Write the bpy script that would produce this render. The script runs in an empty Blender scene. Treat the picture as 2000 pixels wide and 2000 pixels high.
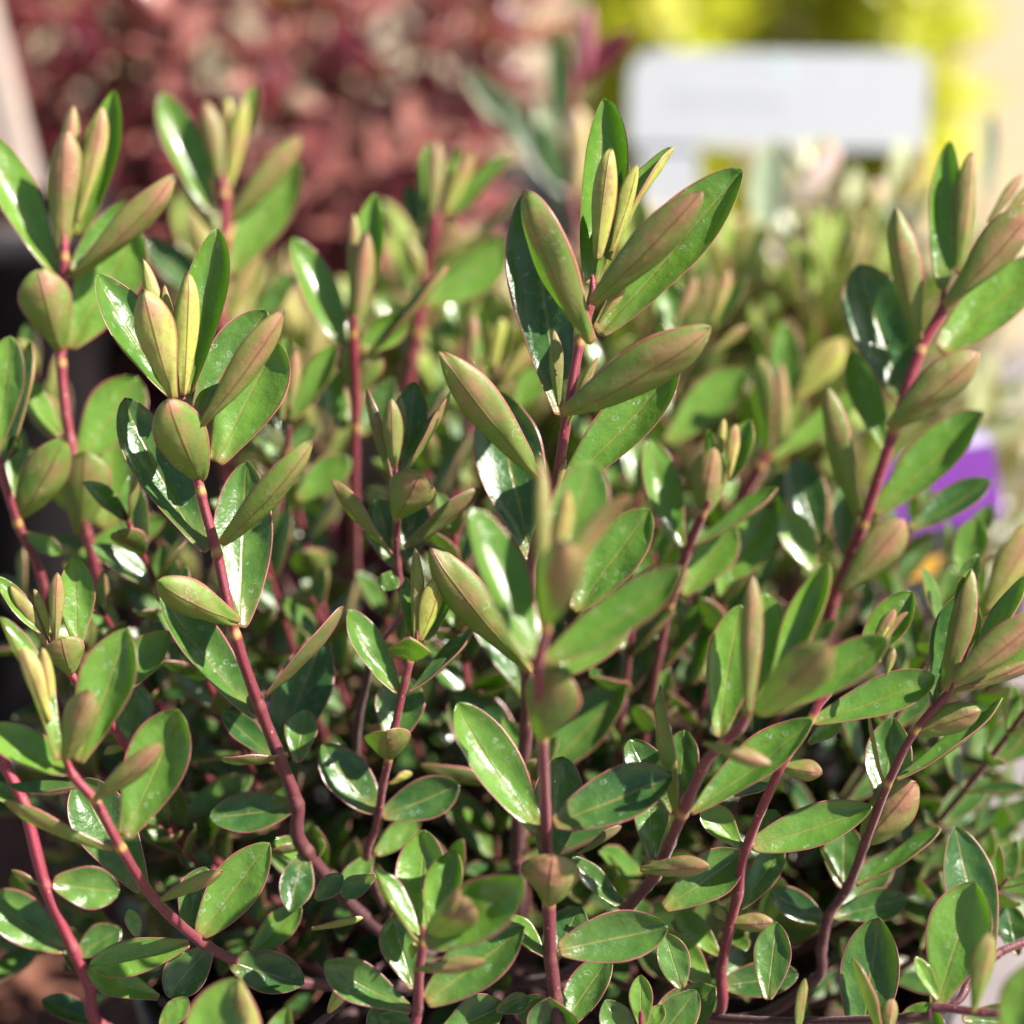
import bpy, math, random
from mathutils import Vector, Matrix

random.seed(7)
rad = math.radians
S = bpy.context.scene
COL = S.collection

# ------------------------------------------------------------------ camera
PITCH = rad(22.0)
FOCUS = 0.60                       # metres to the focused stems
FRAME = 0.26                       # metres across the frame at the focus distance
FWD = Vector((0, math.cos(PITCH), -math.sin(PITCH)))
RGT = Vector((1, 0, 0))
UPV = Vector((0, math.sin(PITCH), math.cos(PITCH)))
CAM = Vector((0, 0, 0.30)) - FWD * FOCUS
cam_data = bpy.data.cameras.new("camera")
cam = bpy.data.objects.new("camera", cam_data)
COL.objects.link(cam)
cam.location = CAM
cam.rotation_euler = (rad(90) - PITCH, 0, 0)
cam_data.sensor_width = 36
cam_data.lens = 36 * FOCUS / FRAME
cam_data.clip_start = 0.02
cam_data.clip_end = 60
cam_data.dof.use_dof = True
cam_data.dof.focus_distance = 0.604
cam_data.dof.aperture_fstop = cam_data.lens / 17.0
S.camera = cam

# ------------------------------------------------------------------ world, sun, exposure
SUN = Vector((0.68, -0.17, 0.72)).normalized()
world = bpy.data.worlds.new("World")
S.world = world
world.use_nodes = True
wn = world.node_tree
sky = wn.nodes.new("ShaderNodeTexSky")
sky.sky_type = 'NISHITA'
sky.sun_disc = False
sky.sun_elevation = math.asin(SUN.z)
sky.sun_rotation = math.atan2(SUN.x, SUN.y)
wn.links.new(sky.outputs[0], wn.nodes["Background"].inputs[0])
wn.nodes["Background"].inputs[1].default_value = 0.05
sl = bpy.data.lights.new("sun", 'SUN')
sl.energy = 5.0
sl.angle = rad(0.5)
sl.color = (1.0, 0.95, 0.87)
sun = bpy.data.objects.new("sun", sl)
COL.objects.link(sun)
sun.rotation_euler = SUN.to_track_quat('Z', 'Y').to_euler()
sun.location = SUN * 3
S.view_settings.view_transform = 'Standard'
S.view_settings.look = 'None'
S.view_settings.gamma = 1
S.view_settings.use_curve_mapping = False
S.view_settings.exposure = 1.62

# ------------------------------------------------------------------ picture grid (2000 x 2000) to points in the place
K = FRAME / FOCUS / 2000.0
TILES = [(0, 0), (650, 0), (1300, 0), (0, 650), (650, 650), (1300, 650), (0, 1300), (650, 1300), (1300, 1300)]
TS = 700.0 / 1932.0


def at(px, py, d):
    return CAM + d * (FWD + RGT * ((px - 1000) * K) - UPV * ((py - 1000) * K))


def tp(t, x, y):
    if t < 0:
        return (x, y)
    return (TILES[t][0] + x * TS, TILES[t][1] + y * TS)


# ------------------------------------------------------------------ materials
class Mat:
    def __init__(self, name):
        self.m = bpy.data.materials.new(name)
        self.m.use_nodes = True
        self.t = self.m.node_tree
        self.p = self.t.nodes["Principled BSDF"]
        self.out = self.t.nodes["Material Output"]

    def n(self, kind, **kw):
        nd = self.t.nodes.new(kind)
        for k, v in kw.items():
            if k.startswith('i_'):
                key = k[2:]
                nd.inputs[int(key) if key.isdigit() else key].default_value = v
            else:
                setattr(nd, k, v)
        return nd

    def l(self, a, b):
        self.t.links.new(a, b)

    def math(self, op, a, b=None, clamp=False):
        nd = self.n("ShaderNodeMath", operation=op, use_clamp=clamp)
        for i, x in enumerate((a, b)):
            if x is None:
                continue
            if isinstance(x, (int, float)):
                nd.inputs[i].default_value = x
            else:
                self.l(x, nd.inputs[i])
        return nd.outputs[0]

    def mix(self, f, a, b, blend='MIX'):
        nd = self.n("ShaderNodeMix", data_type='RGBA', blend_type=blend)
        for i, x in ((0, f), (6, a), (7, b)):
            if isinstance(x, (int, float)):
                nd.inputs[i].default_value = x
            elif isinstance(x, tuple):
                nd.inputs[i].default_value = (*x, 1) if len(x) == 3 else x
            else:
                self.l(x, nd.inputs[i])
        return nd.outputs[2]

    def smooth(self, v, lo, hi, a=0.0, b=1.0):
        nd = self.n("ShaderNodeMapRange", interpolation_type='SMOOTHSTEP')
        self.l(v, nd.inputs[0])
        for i, x in ((1, lo), (2, hi), (3, a), (4, b)):
            nd.inputs[i].default_value = x
        return nd.outputs[0]


def leaf_common(M):
    st = M.n("ShaderNodeAttribute", attribute_name="st")
    sx = M.n("ShaderNodeSeparateXYZ")
    M.l(st.outputs["Vector"], sx.inputs[0])
    lc = M.n("ShaderNodeAttribute", attribute_name="lc")
    cx = M.n("ShaderNodeSeparateXYZ")
    M.l(lc.outputs["Vector"], cx.inputs[0])
    t, v, r = sx.outputs[0], sx.outputs[1], sx.outputs[2]
    av = M.math('ABSOLUTE', v)
    geo = M.n("ShaderNodeNewGeometry")
    off = M.n("ShaderNodeVectorMath", operation='ADD')
    cmb = M.n("ShaderNodeCombineXYZ")
    M.l(r, cmb.inputs[0]); M.l(r, cmb.inputs[1])
    M.l(geo.outputs["Position"], off.inputs[0]); M.l(cmb.outputs[0], off.inputs[1])
    return t, v, r, av, cx.outputs[0], cx.outputs[1], off.outputs[0]


def noise(M, vec, scale, detail=3.0, rough=0.6):
    nd = M.n("ShaderNodeTexNoise", i_Scale=scale, i_Detail=detail, i_Roughness=rough)
    M.l(vec, nd.inputs["Vector"])
    return nd.outputs["Fac"]


def warp(M, vec):
    nd = M.n("ShaderNodeTexNoise", i_Scale=420.0, i_Detail=3.0)
    M.l(vec, nd.inputs["Vector"])
    sc = M.n("ShaderNodeVectorMath", operation='SCALE')
    sc.inputs[3].default_value = 0.0028
    M.l(nd.outputs["Color"], sc.inputs[0])
    ad = M.n("ShaderNodeVectorMath", operation='ADD')
    M.l(vec, ad.inputs[0]); M.l(sc.outputs[0], ad.inputs[1])
    return ad.outputs[0]


def finish_leaf(M, col, rough, trans_col, trans_fac, bump_h, bump_s, spec=0.5):
    M.l(col, M.p.inputs["Base Color"])
    if isinstance(rough, float):
        M.p.inputs["Roughness"].default_value = rough
    else:
        M.l(rough, M.p.inputs["Roughness"])
    M.p.inputs["Specular IOR Level"].default_value = spec
    b = M.n("ShaderNodeBump", i_Strength=bump_s, i_Distance=0.0004)
    M.l(bump_h, b.inputs["Height"])
    M.l(b.outputs[0], M.p.inputs["Normal"])
    tr = M.n("ShaderNodeBsdfTranslucent")
    if isinstance(trans_col, tuple):
        tr.inputs[0].default_value = (*trans_col, 1)
    else:
        M.l(trans_col, tr.inputs[0])
    mx = M.n("ShaderNodeMixShader", i_0=trans_fac)
    M.l(M.p.outputs[0], mx.inputs[1]); M.l(tr.outputs[0], mx.inputs[2])
    M.l(mx.outputs[0], M.out.inputs[0])


def make_leaf_mats(prefix, up_g, up_y, un_g, un_p, un_y, rim, trans, tf=0.42, vein=(0.30, 0.26, 0.07), marks=0.55, rough=0.23):
    # upper face
    M = Mat(prefix + "_upper")
    t, v, r, av, tint, br, pos = leaf_common(M)
    n1 = noise(M, pos, 160)
    n2 = noise(M, pos, 1500, 4, 0.7)
    c = M.mix(M.math('ADD', M.math('MULTIPLY', br, 0.9), M.math('MULTIPLY', M.math('SUBTRACT', n1, 0.5), 0.9), True), up_g, up_y)
    c = M.mix(M.smooth(t, 0.0, 0.3, 0.55, 0.0), c, vein)
    c = M.mix(M.smooth(t, 0.0, 0.09, 0.8, 0.0), c, (0.34, 0.15, 0.07))                       # paler towards the petiole
    c = M.mix(M.smooth(n2, 0.35, 0.75, 0.0, 0.35), c, up_g)
    c = M.mix(M.smooth(av, 0.03, 0.075, 0.55, 0.0), c, vein)                   # midrib
    side = M.n("ShaderNodeTexWave", bands_direction='Y', i_Scale=1.0, i_Distortion=2.0, i_Detail=2.0)
    sv = M.n("ShaderNodeCombineXYZ")
    M.l(M.math('ADD', M.math('MULTIPLY', t, 5.0), M.math('MULTIPLY', av, -1.6)), sv.inputs[1])
    M.l(r, sv.inputs[0])
    M.l(sv.outputs[0], side.inputs["Vector"])
    c = M.mix(M.smooth(side.outputs["Fac"], 0.8, 1.0, 0.0, 0.10), c, vein)
    c = M.mix(M.smooth(av, 0.925, 0.985, 0.0, 0.85), c, rim)
    c = M.mix(M.math('MULTIPLY', M.smooth(noise(M, pos, 300, 2), 0.68, 0.74), 0.55), c, (0.16, 0.11, 0.03))    # small blemishes
    vo = M.n("ShaderNodeTexVoronoi", i_Scale=300.0, i_Randomness=1.0)
    M.l(warp(M, pos), vo.inputs["Vector"])
    ring = M.math('MULTIPLY', M.smooth(vo.outputs["Distance"], 0.17, 0.21), M.smooth(vo.outputs["Distance"], 0.21, 0.25, 1.0, 0.0))
    dot = M.smooth(vo.outputs["Distance"], 0.05, 0.09, 1.0, 0.0)
    sel = M.smooth(noise(M, pos, 120, 1), 0.44, 0.60)
    vs = M.n("ShaderNodeTexVoronoi", i_Scale=1300.0, i_Randomness=1.0)
    M.l(pos, vs.inputs["Vector"])
    dot = M.math('MAXIMUM', dot, M.math('MULTIPLY', M.smooth(vs.outputs["Distance"], 0.06, 0.14, 1.0, 0.0), 0.8))
    mk = M.math('MULTIPLY', M.math('MAXIMUM', ring, dot), M.math('MULTIPLY', sel, marks))
    c = M.mix(mk, c, (0.55, 0.62, 0.50))
    h = M.math('ADD', M.math('MULTIPLY', n2, 0.42), M.math('MULTIPLY', M.smooth(av, 0.0, 0.08), 0.7))
    h = M.math('ADD', h, M.math('MULTIPLY', n1, 2.8))
    rg = M.math('ADD', M.math('MULTIPLY', n1, 0.22), rough - 0.08)
    M.p.inputs["Coat Weight"].default_value = 0.45
    M.p.inputs["Coat Roughness"].default_value = 0.12
    finish_leaf(M, c, rg, trans, tf, h, 0.5, 0.6)
    up = M.m
    # underside
    M = Mat(prefix + "_underside")
    t, v, r, av, tint, br, pos = leaf_common(M)
    n1 = noise(M, pos, 130)
    n2 = noise(M, pos, 1100, 4, 0.7)
    c = M.mix(M.smooth(br, 0.3, 1.0), un_g, un_y)
    f = M.math('ADD', M.math('MULTIPLY', tint, 0.8), M.math('MULTIPLY', M.math('SUBTRACT', n1, 0.5), 1.9), True)
    f = M.math('MULTIPLY', f, M.smooth(t, 0.1, 1.0, 0.45, 1.35), True)
    f = M.math('MULTIPLY', f, M.smooth(av, 0.15, 1.0, 1.15, 0.35), True)
    c = M.mix(f, c, un_p)
    c = M.mix(M.smooth(n2, 0.45, 0.8, 0.0, 0.35), c, (0.09, 0.05, 0.03))
    c = M.mix(M.smooth(noise(M, pos, 420, 4, 0.75), 0.5, 0.7, 0.0, 0.5), c, (0.30, 0.085, 0.05))    # blotches
    c = M.mix(M.smooth(t, 0.0, 0.10, 0.8, 0.0), c, (0.38, 0.19, 0.07))
    c = M.mix(M.smooth(av, 0.02, 0.07, 0.7, 0.0), c, rim)
    c = M.mix(M.smooth(av, 0.9, 0.98, 0.0, 0.7), c, rim)
    c = M.mix(M.math('MULTIPLY', M.smooth(t, 0.955, 0.99), M.smooth(r, 0.3, 0.5)), c, (0.10, 0.045, 0.03))
    vo = M.n("ShaderNodeTexVoronoi", i_Scale=210.0, i_Randomness=1.0)
    M.l(warp(M, pos), vo.inputs["Vector"])
    ring = M.math('MULTIPLY', M.smooth(vo.outputs["Distance"], 0.20, 0.25), M.smooth(vo.outputs["Distance"], 0.25, 0.30, 1.0, 0.0))
    sel = M.smooth(noise(M, pos, 90, 1), 0.47, 0.57)
    c = M.mix(M.math('MULTIPLY', M.math('MULTIPLY', ring, sel), M.math('MULTIPLY', M.smooth(n2, 0.35, 0.6), marks * 1.0)), c, (0.56, 0.47, 0.38))
    h = M.math('ADD', M.math('MULTIPLY', n2, 0.5), M.smooth(av, 0.0, 0.09, 0.9, 0.0))
    h = M.math('ADD', h, M.math('MULTIPLY', n1, 1.6))
    finish_leaf(M, c, M.math('ADD', M.math('MULTIPLY', n1, 0.2), 0.36), trans, tf * 0.8, h, 0.5, 0.4)
    un = M.m
    M = Mat(prefix + "_margin")
    t, v, r, av, tint, br, pos = leaf_common(M)
    c = M.mix(noise(M, pos, 400), rim, tuple(min(1, x * 1.9 + 0.06) for x in rim))
    M.l(c, M.p.inputs["Base Color"])
    M.p.inputs["Roughness"].default_value = 0.33
    M.p.inputs["Specular IOR Level"].default_value = 0.6
    return [up, un, M.m]


HEBE = make_leaf_mats("hebe_leaf", (0.058, 0.160, 0.028), (0.235, 0.405, 0.060), (0.13, 0.24, 0.040), (0.42, 0.185, 0.125),
                      (0.46, 0.47, 0.10), (0.19, 0.048, 0.038), (0.35, 0.60, 0.05), tf=0.50)
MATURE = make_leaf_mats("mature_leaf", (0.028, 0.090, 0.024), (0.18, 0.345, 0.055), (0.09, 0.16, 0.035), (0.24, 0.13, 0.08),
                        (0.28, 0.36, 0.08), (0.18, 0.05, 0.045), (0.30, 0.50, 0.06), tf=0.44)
PALE = make_leaf_mats("pale_shoot_leaf", (0.10, 0.20, 0.05), (0.38, 0.50, 0.12), (0.22, 0.32, 0.10), (0.54, 0.29, 0.24),
                      (0.58, 0.54, 0.18), (0.34, 0.13, 0.11), (0.40, 0.56, 0.12), tf=0.45)
REDM = make_leaf_mats("red_shrub_leaf", (0.09, 0.014, 0.024), (0.46, 0.22, 0.17), (0.42, 0.06, 0.12), (0.66, 0.34, 0.38),
                      (0.58, 0.66, 0.18), (0.25, 0.04, 0.05), (0.6, 0.06, 0.10), tf=0.35, vein=(0.4, 0.12, 0.12), marks=0.0, rough=0.22)
GREY = make_leaf_mats("grey_shrub_leaf", (0.34, 0.42, 0.30), (0.58, 0.62, 0.32), (0.50, 0.56, 0.38), (0.78, 0.48, 0.50),
                      (0.80, 0.66, 0.18), (0.45, 0.30, 0.28), (0.4, 0.5, 0.2), tf=0.35, vein=(0.5, 0.5, 0.3), marks=0.0, rough=0.22)
GOLD = make_leaf_mats("golden_shrub_leaf", (0.50, 0.47, 0.08), (0.72, 0.57, 0.13), (0.48, 0.56, 0.11), (0.66, 0.56, 0.11),
                      (0.68, 0.58, 0.10), (0.5, 0.5, 0.05), (0.85, 0.92, 0.12), tf=0.68, vein=(0.7, 0.7, 0.2), marks=0.0)

M = Mat("stem_bark")
a = M.n("ShaderNodeAttribute", attribute_name="sc")
ts = M.n("ShaderNodeTexCoord")
g = M.n("ShaderNodeNewGeometry")
nz = noise(M, g.outputs["Position"], 700, 4, 0.7)
nf = noise(M, g.outputs["Position"], 5200, 2, 0.6)
c = M.mix(M.smooth(nz, 0.4, 0.75, 0.0, 0.55), a.outputs["Color"], (0.10, 0.03, 0.035))
c = M.mix(M.smooth(nf, 0.60, 0.72, 0.0, 0.35), c, (0.45, 0.30, 0.29))
vo = M.n("ShaderNodeTexVoronoi", i_Scale=520.0)
M.l(g.outputs["Position"], vo.inputs["Vector"])
c = M.mix(M.math('MULTIPLY', M.smooth(vo.outputs["Distance"], 0.10, 0.2, 1.0, 0.0), M.smooth(nz, 0.5, 0.6)), c, (0.62, 0.30, 0.16))
M.l(c, M.p.inputs["Base Color"])
M.p.inputs["Roughness"].default_value = 0.42
M.p.inputs["Sheen Weight"].default_value = 0.28
M.p.inputs["Sheen Roughness"].default_value = 0.35
M.p.inputs["Sheen Tint"].default_value = (1, 0.86, 0.84, 1)
bp = M.n("ShaderNodeBump", i_Strength=0.5, i_Distance=0.0003)
M.l(M.math('ADD', nz, nf), bp.inputs["Height"])
M.l(bp.outputs[0], M.p.inputs["Normal"])
STEM = M.m


def plain(name, col, rough=0.5, spec=0.5, nscale=0, col2=None, bump=0.0, trans=0.0, bd=0.002):
    M = Mat(name)
    M.p.inputs["Base Color"].default_value = (*col, 1)
    M.p.inputs["Roughness"].default_value = rough
    M.p.inputs["Specular IOR Level"].default_value = spec
    if nscale:
        g = M.n("ShaderNodeNewGeometry")
        nz = noise(M, g.outputs["Position"], nscale, 6, 0.65)
        M.l(M.mix(M.smooth(nz, 0.3, 0.7), col, col2 or col), M.p.inputs["Base Color"])
        if bump:
            b = M.n("ShaderNodeBump", i_Strength=bump, i_Distance=bd)
            M.l(nz, b.inputs["Height"])
            M.l(b.outputs[0], M.p.inputs["Normal"])
    if trans:
        tr = M.n("ShaderNodeBsdfTranslucent", i_0=(*col, 1))
        mx = M.n("ShaderNodeMixShader", i_0=trans)
        M.l(M.p.outputs[0], mx.inputs[1]); M.l(tr.outputs[0], mx.inputs[2])
        M.l(mx.outputs[0], M.out.inputs[0])
    return M.m


BLACK = plain("black_pot_plastic", (0.014, 0.012, 0.014), 0.42, 0.4, 60, (0.03, 0.026, 0.028))
SOIL = plain("potting_soil", (0.035, 0.02, 0.014), 0.9, 0.3, 90, (0.12, 0.06, 0.04), 1.0)
WHITE = plain("white_label_plastic", (0.53, 0.54, 0.56), 0.38, 0.5, 40, (0.50, 0.51, 0.54), trans=0.1)
PURPLE = plain("purple_label_print", (0.11, 0.018, 0.19), 0.35, 0.5, 30, (0.13, 0.022, 0.22))
ORANGE = plain("orange_label_print", (0.38, 0.20, 0.015), 0.4)
MAUVE = plain("pale_mauve_label_print", (0.42, 0.38, 0.55), 0.4)
RED = plain("red_label_print", (0.11, 0.004, 0.012), 0.4, 0.5, 50, (0.08, 0.003, 0.009))
PINK = plain("magenta_label_print", (0.24, 0.035, 0.08), 0.4)
GREYINK = plain("pale_grey_ink", (0.42, 0.43, 0.45), 0.5)
GREENINK = plain("pale_green_ink", (0.45, 0.60, 0.57), 0.5)
CREAM = plain("cream_painted_timber", (0.32, 0.25, 0.21), 0.6, 0.4, 30, (0.38, 0.31, 0.27), 0.2)
GROUT = None

M = Mat("sandy_ground")
g = M.n("ShaderNodeNewGeometry")
na = noise(M, g.outputs["Position"], 3.0, 5)
nb = noise(M, g.outputs["Position"], 45.0, 6)
c = M.mix(M.smooth(na, 0.35, 0.65), (0.27, 0.20, 0.10), (0.27, 0.22, 0.155))
c = M.mix(M.smooth(nb, 0.3, 0.75, 0.0, 0.5), c, (0.31, 0.255, 0.17))
M.l(c, M.p.inputs["Base Color"]); M.p.inputs["Roughness"].default_value = 0.9
b = M.n("ShaderNodeBump", i_Strength=0.7, i_Distance=0.006); M.l(nb, b.inputs["Height"]); M.l(b.outputs[0], M.p.inputs["Normal"])
SAND = M.m
M = Mat("grey_mauve_paving")
g = M.n("ShaderNodeNewGeometry")
na = noise(M, g.outputs["Position"], 8.0, 5)
nb = noise(M, g.outputs["Position"], 130.0, 6)
c = M.mix(M.smooth(na, 0.35, 0.65), (0.14, 0.12, 0.125), (0.20, 0.165, 0.165))
c = M.mix(M.smooth(nb, 0.3, 0.75, 0.0, 0.5), c, (0.23, 0.20, 0.19))
M.l(c, M.p.inputs["Base Color"]); M.p.inputs["Roughness"].default_value = 0.85
b = M.n("ShaderNodeBump", i_Strength=0.7, i_Distance=0.004); M.l(nb, b.inputs["Height"]); M.l(b.outputs[0], M.p.inputs["Normal"])
PAVE = M.m
BARK = plain("brown_bark_mulch", (0.07, 0.025, 0.015), 0.85, 0.3, 70, (0.16, 0.065, 0.04), 1.0, bd=0.006)
MW = Mat("water")
MW.p.inputs["Base Color"].default_value = (1, 1, 1, 1)
MW.p.inputs["Roughness"].default_value = 0.02
MW.p.inputs["IOR"].default_value = 1.33
MW.p.inputs["Transmission Weight"].default_value = 1.0
WATER = MW.m

# ------------------------------------------------------------------ object helpers
WLOC = {}


def link(name, mesh, mats, wloc, parent=None):
    o = bpy.data.objects.new(name, mesh)
    COL.objects.link(o)
    for m in mats:
        if m.name not in [x.name for x in mesh.materials if x]:
            mesh.materials.append(m)
    if parent is not None:
        o.parent = parent
        o.location = wloc - WLOC[parent.name]
    else:
        o.location = wloc
    WLOC[o.name] = Vector(wloc)
    return o


def root(name, loc, label, cat, group=None):
    o = bpy.data.objects.new(name, None)
    o.empty_display_size = 0.02
    COL.objects.link(o)
    o.location = loc
    WLOC[o.name] = Vector(loc)
    o["label"] = label
    o["category"] = cat
    if group:
        o["group"] = group
    return o


def tag(o, label, cat, group=None):
    o["label"] = label
    o["category"] = cat
    if group:
        o["group"] = group


def solid(name, verts, faces, mat, parent=None, loc=Vector((0, 0, 0)), smooth=False):
    me = bpy.data.meshes.new(name)
    me.from_pydata([tuple(Vector(v) - loc) for v in verts], [], faces)
    if smooth:
        me.polygons.foreach_set("use_smooth", [True] * len(me.polygons))
    me.update()
    return link(name, me, [mat] if not isinstance(mat, list) else mat, loc, parent)


# ------------------------------------------------------------------ leaves
class Geo:
    """verts, faces, material index and the two attributes of one or many leaves"""
    def __init__(self):
        self.v, self.f, self.m, self.st, self.lc = [], [], [], [], []

    def mesh(self, name):
        me = bpy.data.meshes.new(name)
        me.from_pydata(self.v, [], self.f)
        me.polygons.foreach_set("material_index", self.m)
        me.polygons.foreach_set("use_smooth", [True] * len(self.f))
        for nm, data in (("st", self.st), ("lc", self.lc)):
            at_ = me.attributes.new(nm, 'FLOAT_VECTOR', 'POINT')
            at_.data.foreach_set("vector", [x for q in data for x in q])
        me.update()
        return me


def leaf_geo(G, base, a, n, L, W, cup=0.5, bend=0.08, tint=0.3, br=0.4, nu=16, nv=8, pw=1.2, rnd=None, th=0.00042, tipcurl=0.0, twist=0.0, blunt=0.66, origin=None):
    """a: direction of the leaf, n: normal of its upper face; returns function giving a point on the upper face"""
    base = Vector(base)
    o = Vector(origin) if origin is not None else base
    a = a.normalized()
    n = (n - a * n.dot(a)).normalized()
    s = a.cross(n)
    r = random.random() if rnd is None else rnd
    ph1, ph2, ph3 = random.uniform(0, 6.28), random.uniform(0, 6.28), random.uniform(0, 6.28)
    wav = random.uniform(0.015, 0.06)
    skew = random.uniform(-0.03, 0.03)

    def hw(t):  # half width along the leaf
        x = max(0.0, math.sin(math.pi * min(1.0, t) ** pw)) ** blunt
        return 0.5 * W * max(x + 0.21 * (1 - t) ** 5, 0.012)

    def surf(t, v, off=0.0):
        h = hw(t)
        c = max(cup, 0.05) * (0.55 + 0.45 * min(1, t * 3)) * (1 + 0.35 * t)
        ang = c * v
        x = h * math.sin(ang) / c * 1.0
        z = h * (1 - math.cos(ang)) / c
        z += 0.10 * h * (abs(v) ** 1.3)                       # slight fold on the midrib
        z += wav * h * math.sin(9 * t + ph1 + (2 if v > 0 else 0)) * abs(v) ** 2
        z += 0.007 * W * math.sin(30 * t - 7 * abs(v) + ph1) * (1 - abs(v)) + 0.012 * W * math.sin(14 * t + 5 * v + ph2) + 0.022 * W * math.sin(5 * t + 2.5 * v + ph3)
        x += skew * h * math.sin(math.pi * t) * 1.5
        tw = twist * (t - 0.2)
        x, z = x * math.cos(tw) - z * math.sin(tw), x * math.sin(tw) + z * math.cos(tw)
        zc = -bend * L * 4 * t * (1 - t) + tipcurl * L * max(0, t - 0.8) ** 2 * 8
        sl = -bend * L * 4 * (1 - 2 * t) / L
        nn = (n - a * sl).normalized()
        return base + a * (L * t) + n * zc + s * x + nn * (z + off)

    i0 = len(G.v)
    cmax = min(1.45, max(cup, .05) * 1.2)
    W = W * cmax / math.sin(cmax) * 1.03
    ring = 2 * (nv + 1) + 2
    for i in range(nu + 1):
        u = i / nu
        t = 0.5 * u + 0.5 * (0.5 - 0.5 * math.cos(math.pi * u)) if i < nu else 1.0
        tt = th * (0.35 + 0.65 * min(1, 4 * (1 - t)))
        for j in range(nv + 1):
            v = -1 + 2 * j / nv
            v = math.copysign(abs(v) ** 0.9, v)
            G.v.append(tuple(surf(t, v * 0.985, tt * 0.5 * (1.0 if abs(v) < .95 else 0.8)) - o)); G.st.append((t, v, r)); G.lc.append((tint, br, 0))
        G.v.append(tuple(surf(t, 1.03) - o)); G.st.append((t, 1, r)); G.lc.append((tint, br, 0))
        for j in range(nv + 1):
            v = 1 - 2 * j / nv
            v = math.copysign(abs(v) ** 0.9, v)
            k = 1.0 + 1.3 * max(0, 1 - abs(v) * 5) * (1 - t)      # midrib ridge below
            G.v.append(tuple(surf(t, v * 0.985, -tt * 0.5 * k * (1.0 if abs(v) < .95 else 0.8)) - o)); G.st.append((t, v, r)); G.lc.append((tint, br, 0))
        G.v.append(tuple(surf(t, -1.03) - o)); G.st.append((t, -1, r)); G.lc.append((tint, br, 0))
    for i in range(nu):
        for j in range(ring):
            j2 = (j + 1) % ring
            p, q = i0 + i * ring + j, i0 + i * ring + j2
            G.f.append((p, q, q + ring, p + ring))
            if j < nv:
                G.m.append(0)
            elif j < nv + 2:
                G.m.append(2)
            elif j < 2 * nv + 2:
                G.m.append(1)
            else:
                G.m.append(2)
    G.f.append(tuple(i0 + j for j in reversed(range(ring)))); G.m.append(2)
    G.f.append(tuple(i0 + nu * ring + j for j in range(ring))); G.m.append(2)
    return surf


# ------------------------------------------------------------------ stems
def catmull(pts, sub):
    P = [pts[0] * 2 - pts[1]] + pts + [pts[-1] * 2 - pts[-2]]
    out = []
    for i in range(1, len(P) - 2):
        p0, p1, p2, p3 = P[i - 1], P[i], P[i + 1], P[i + 2]
        for k in range(sub):
            t = k / sub
            out.append((0.5 * ((2 * p1) + (p2 - p0) * t + (2 * p0 - 5 * p1 + 4 * p2 - p3) * t * t + (3 * p1 - p0 - 3 * p2 + p3) * t ** 3), i - 1 + t))
    out.append((pts[-1], len(pts) - 1.0))
    return out


RED_Y = (0.24, 0.014, 0.036)
RED_T = (0.40, 0.13, 0.07)
RED_O = (0.042, 0.012, 0.014)  # woody colour, deepened to paint in the shade around low stems
COLLAR = (0.36, 0.20, 0.045)


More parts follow.
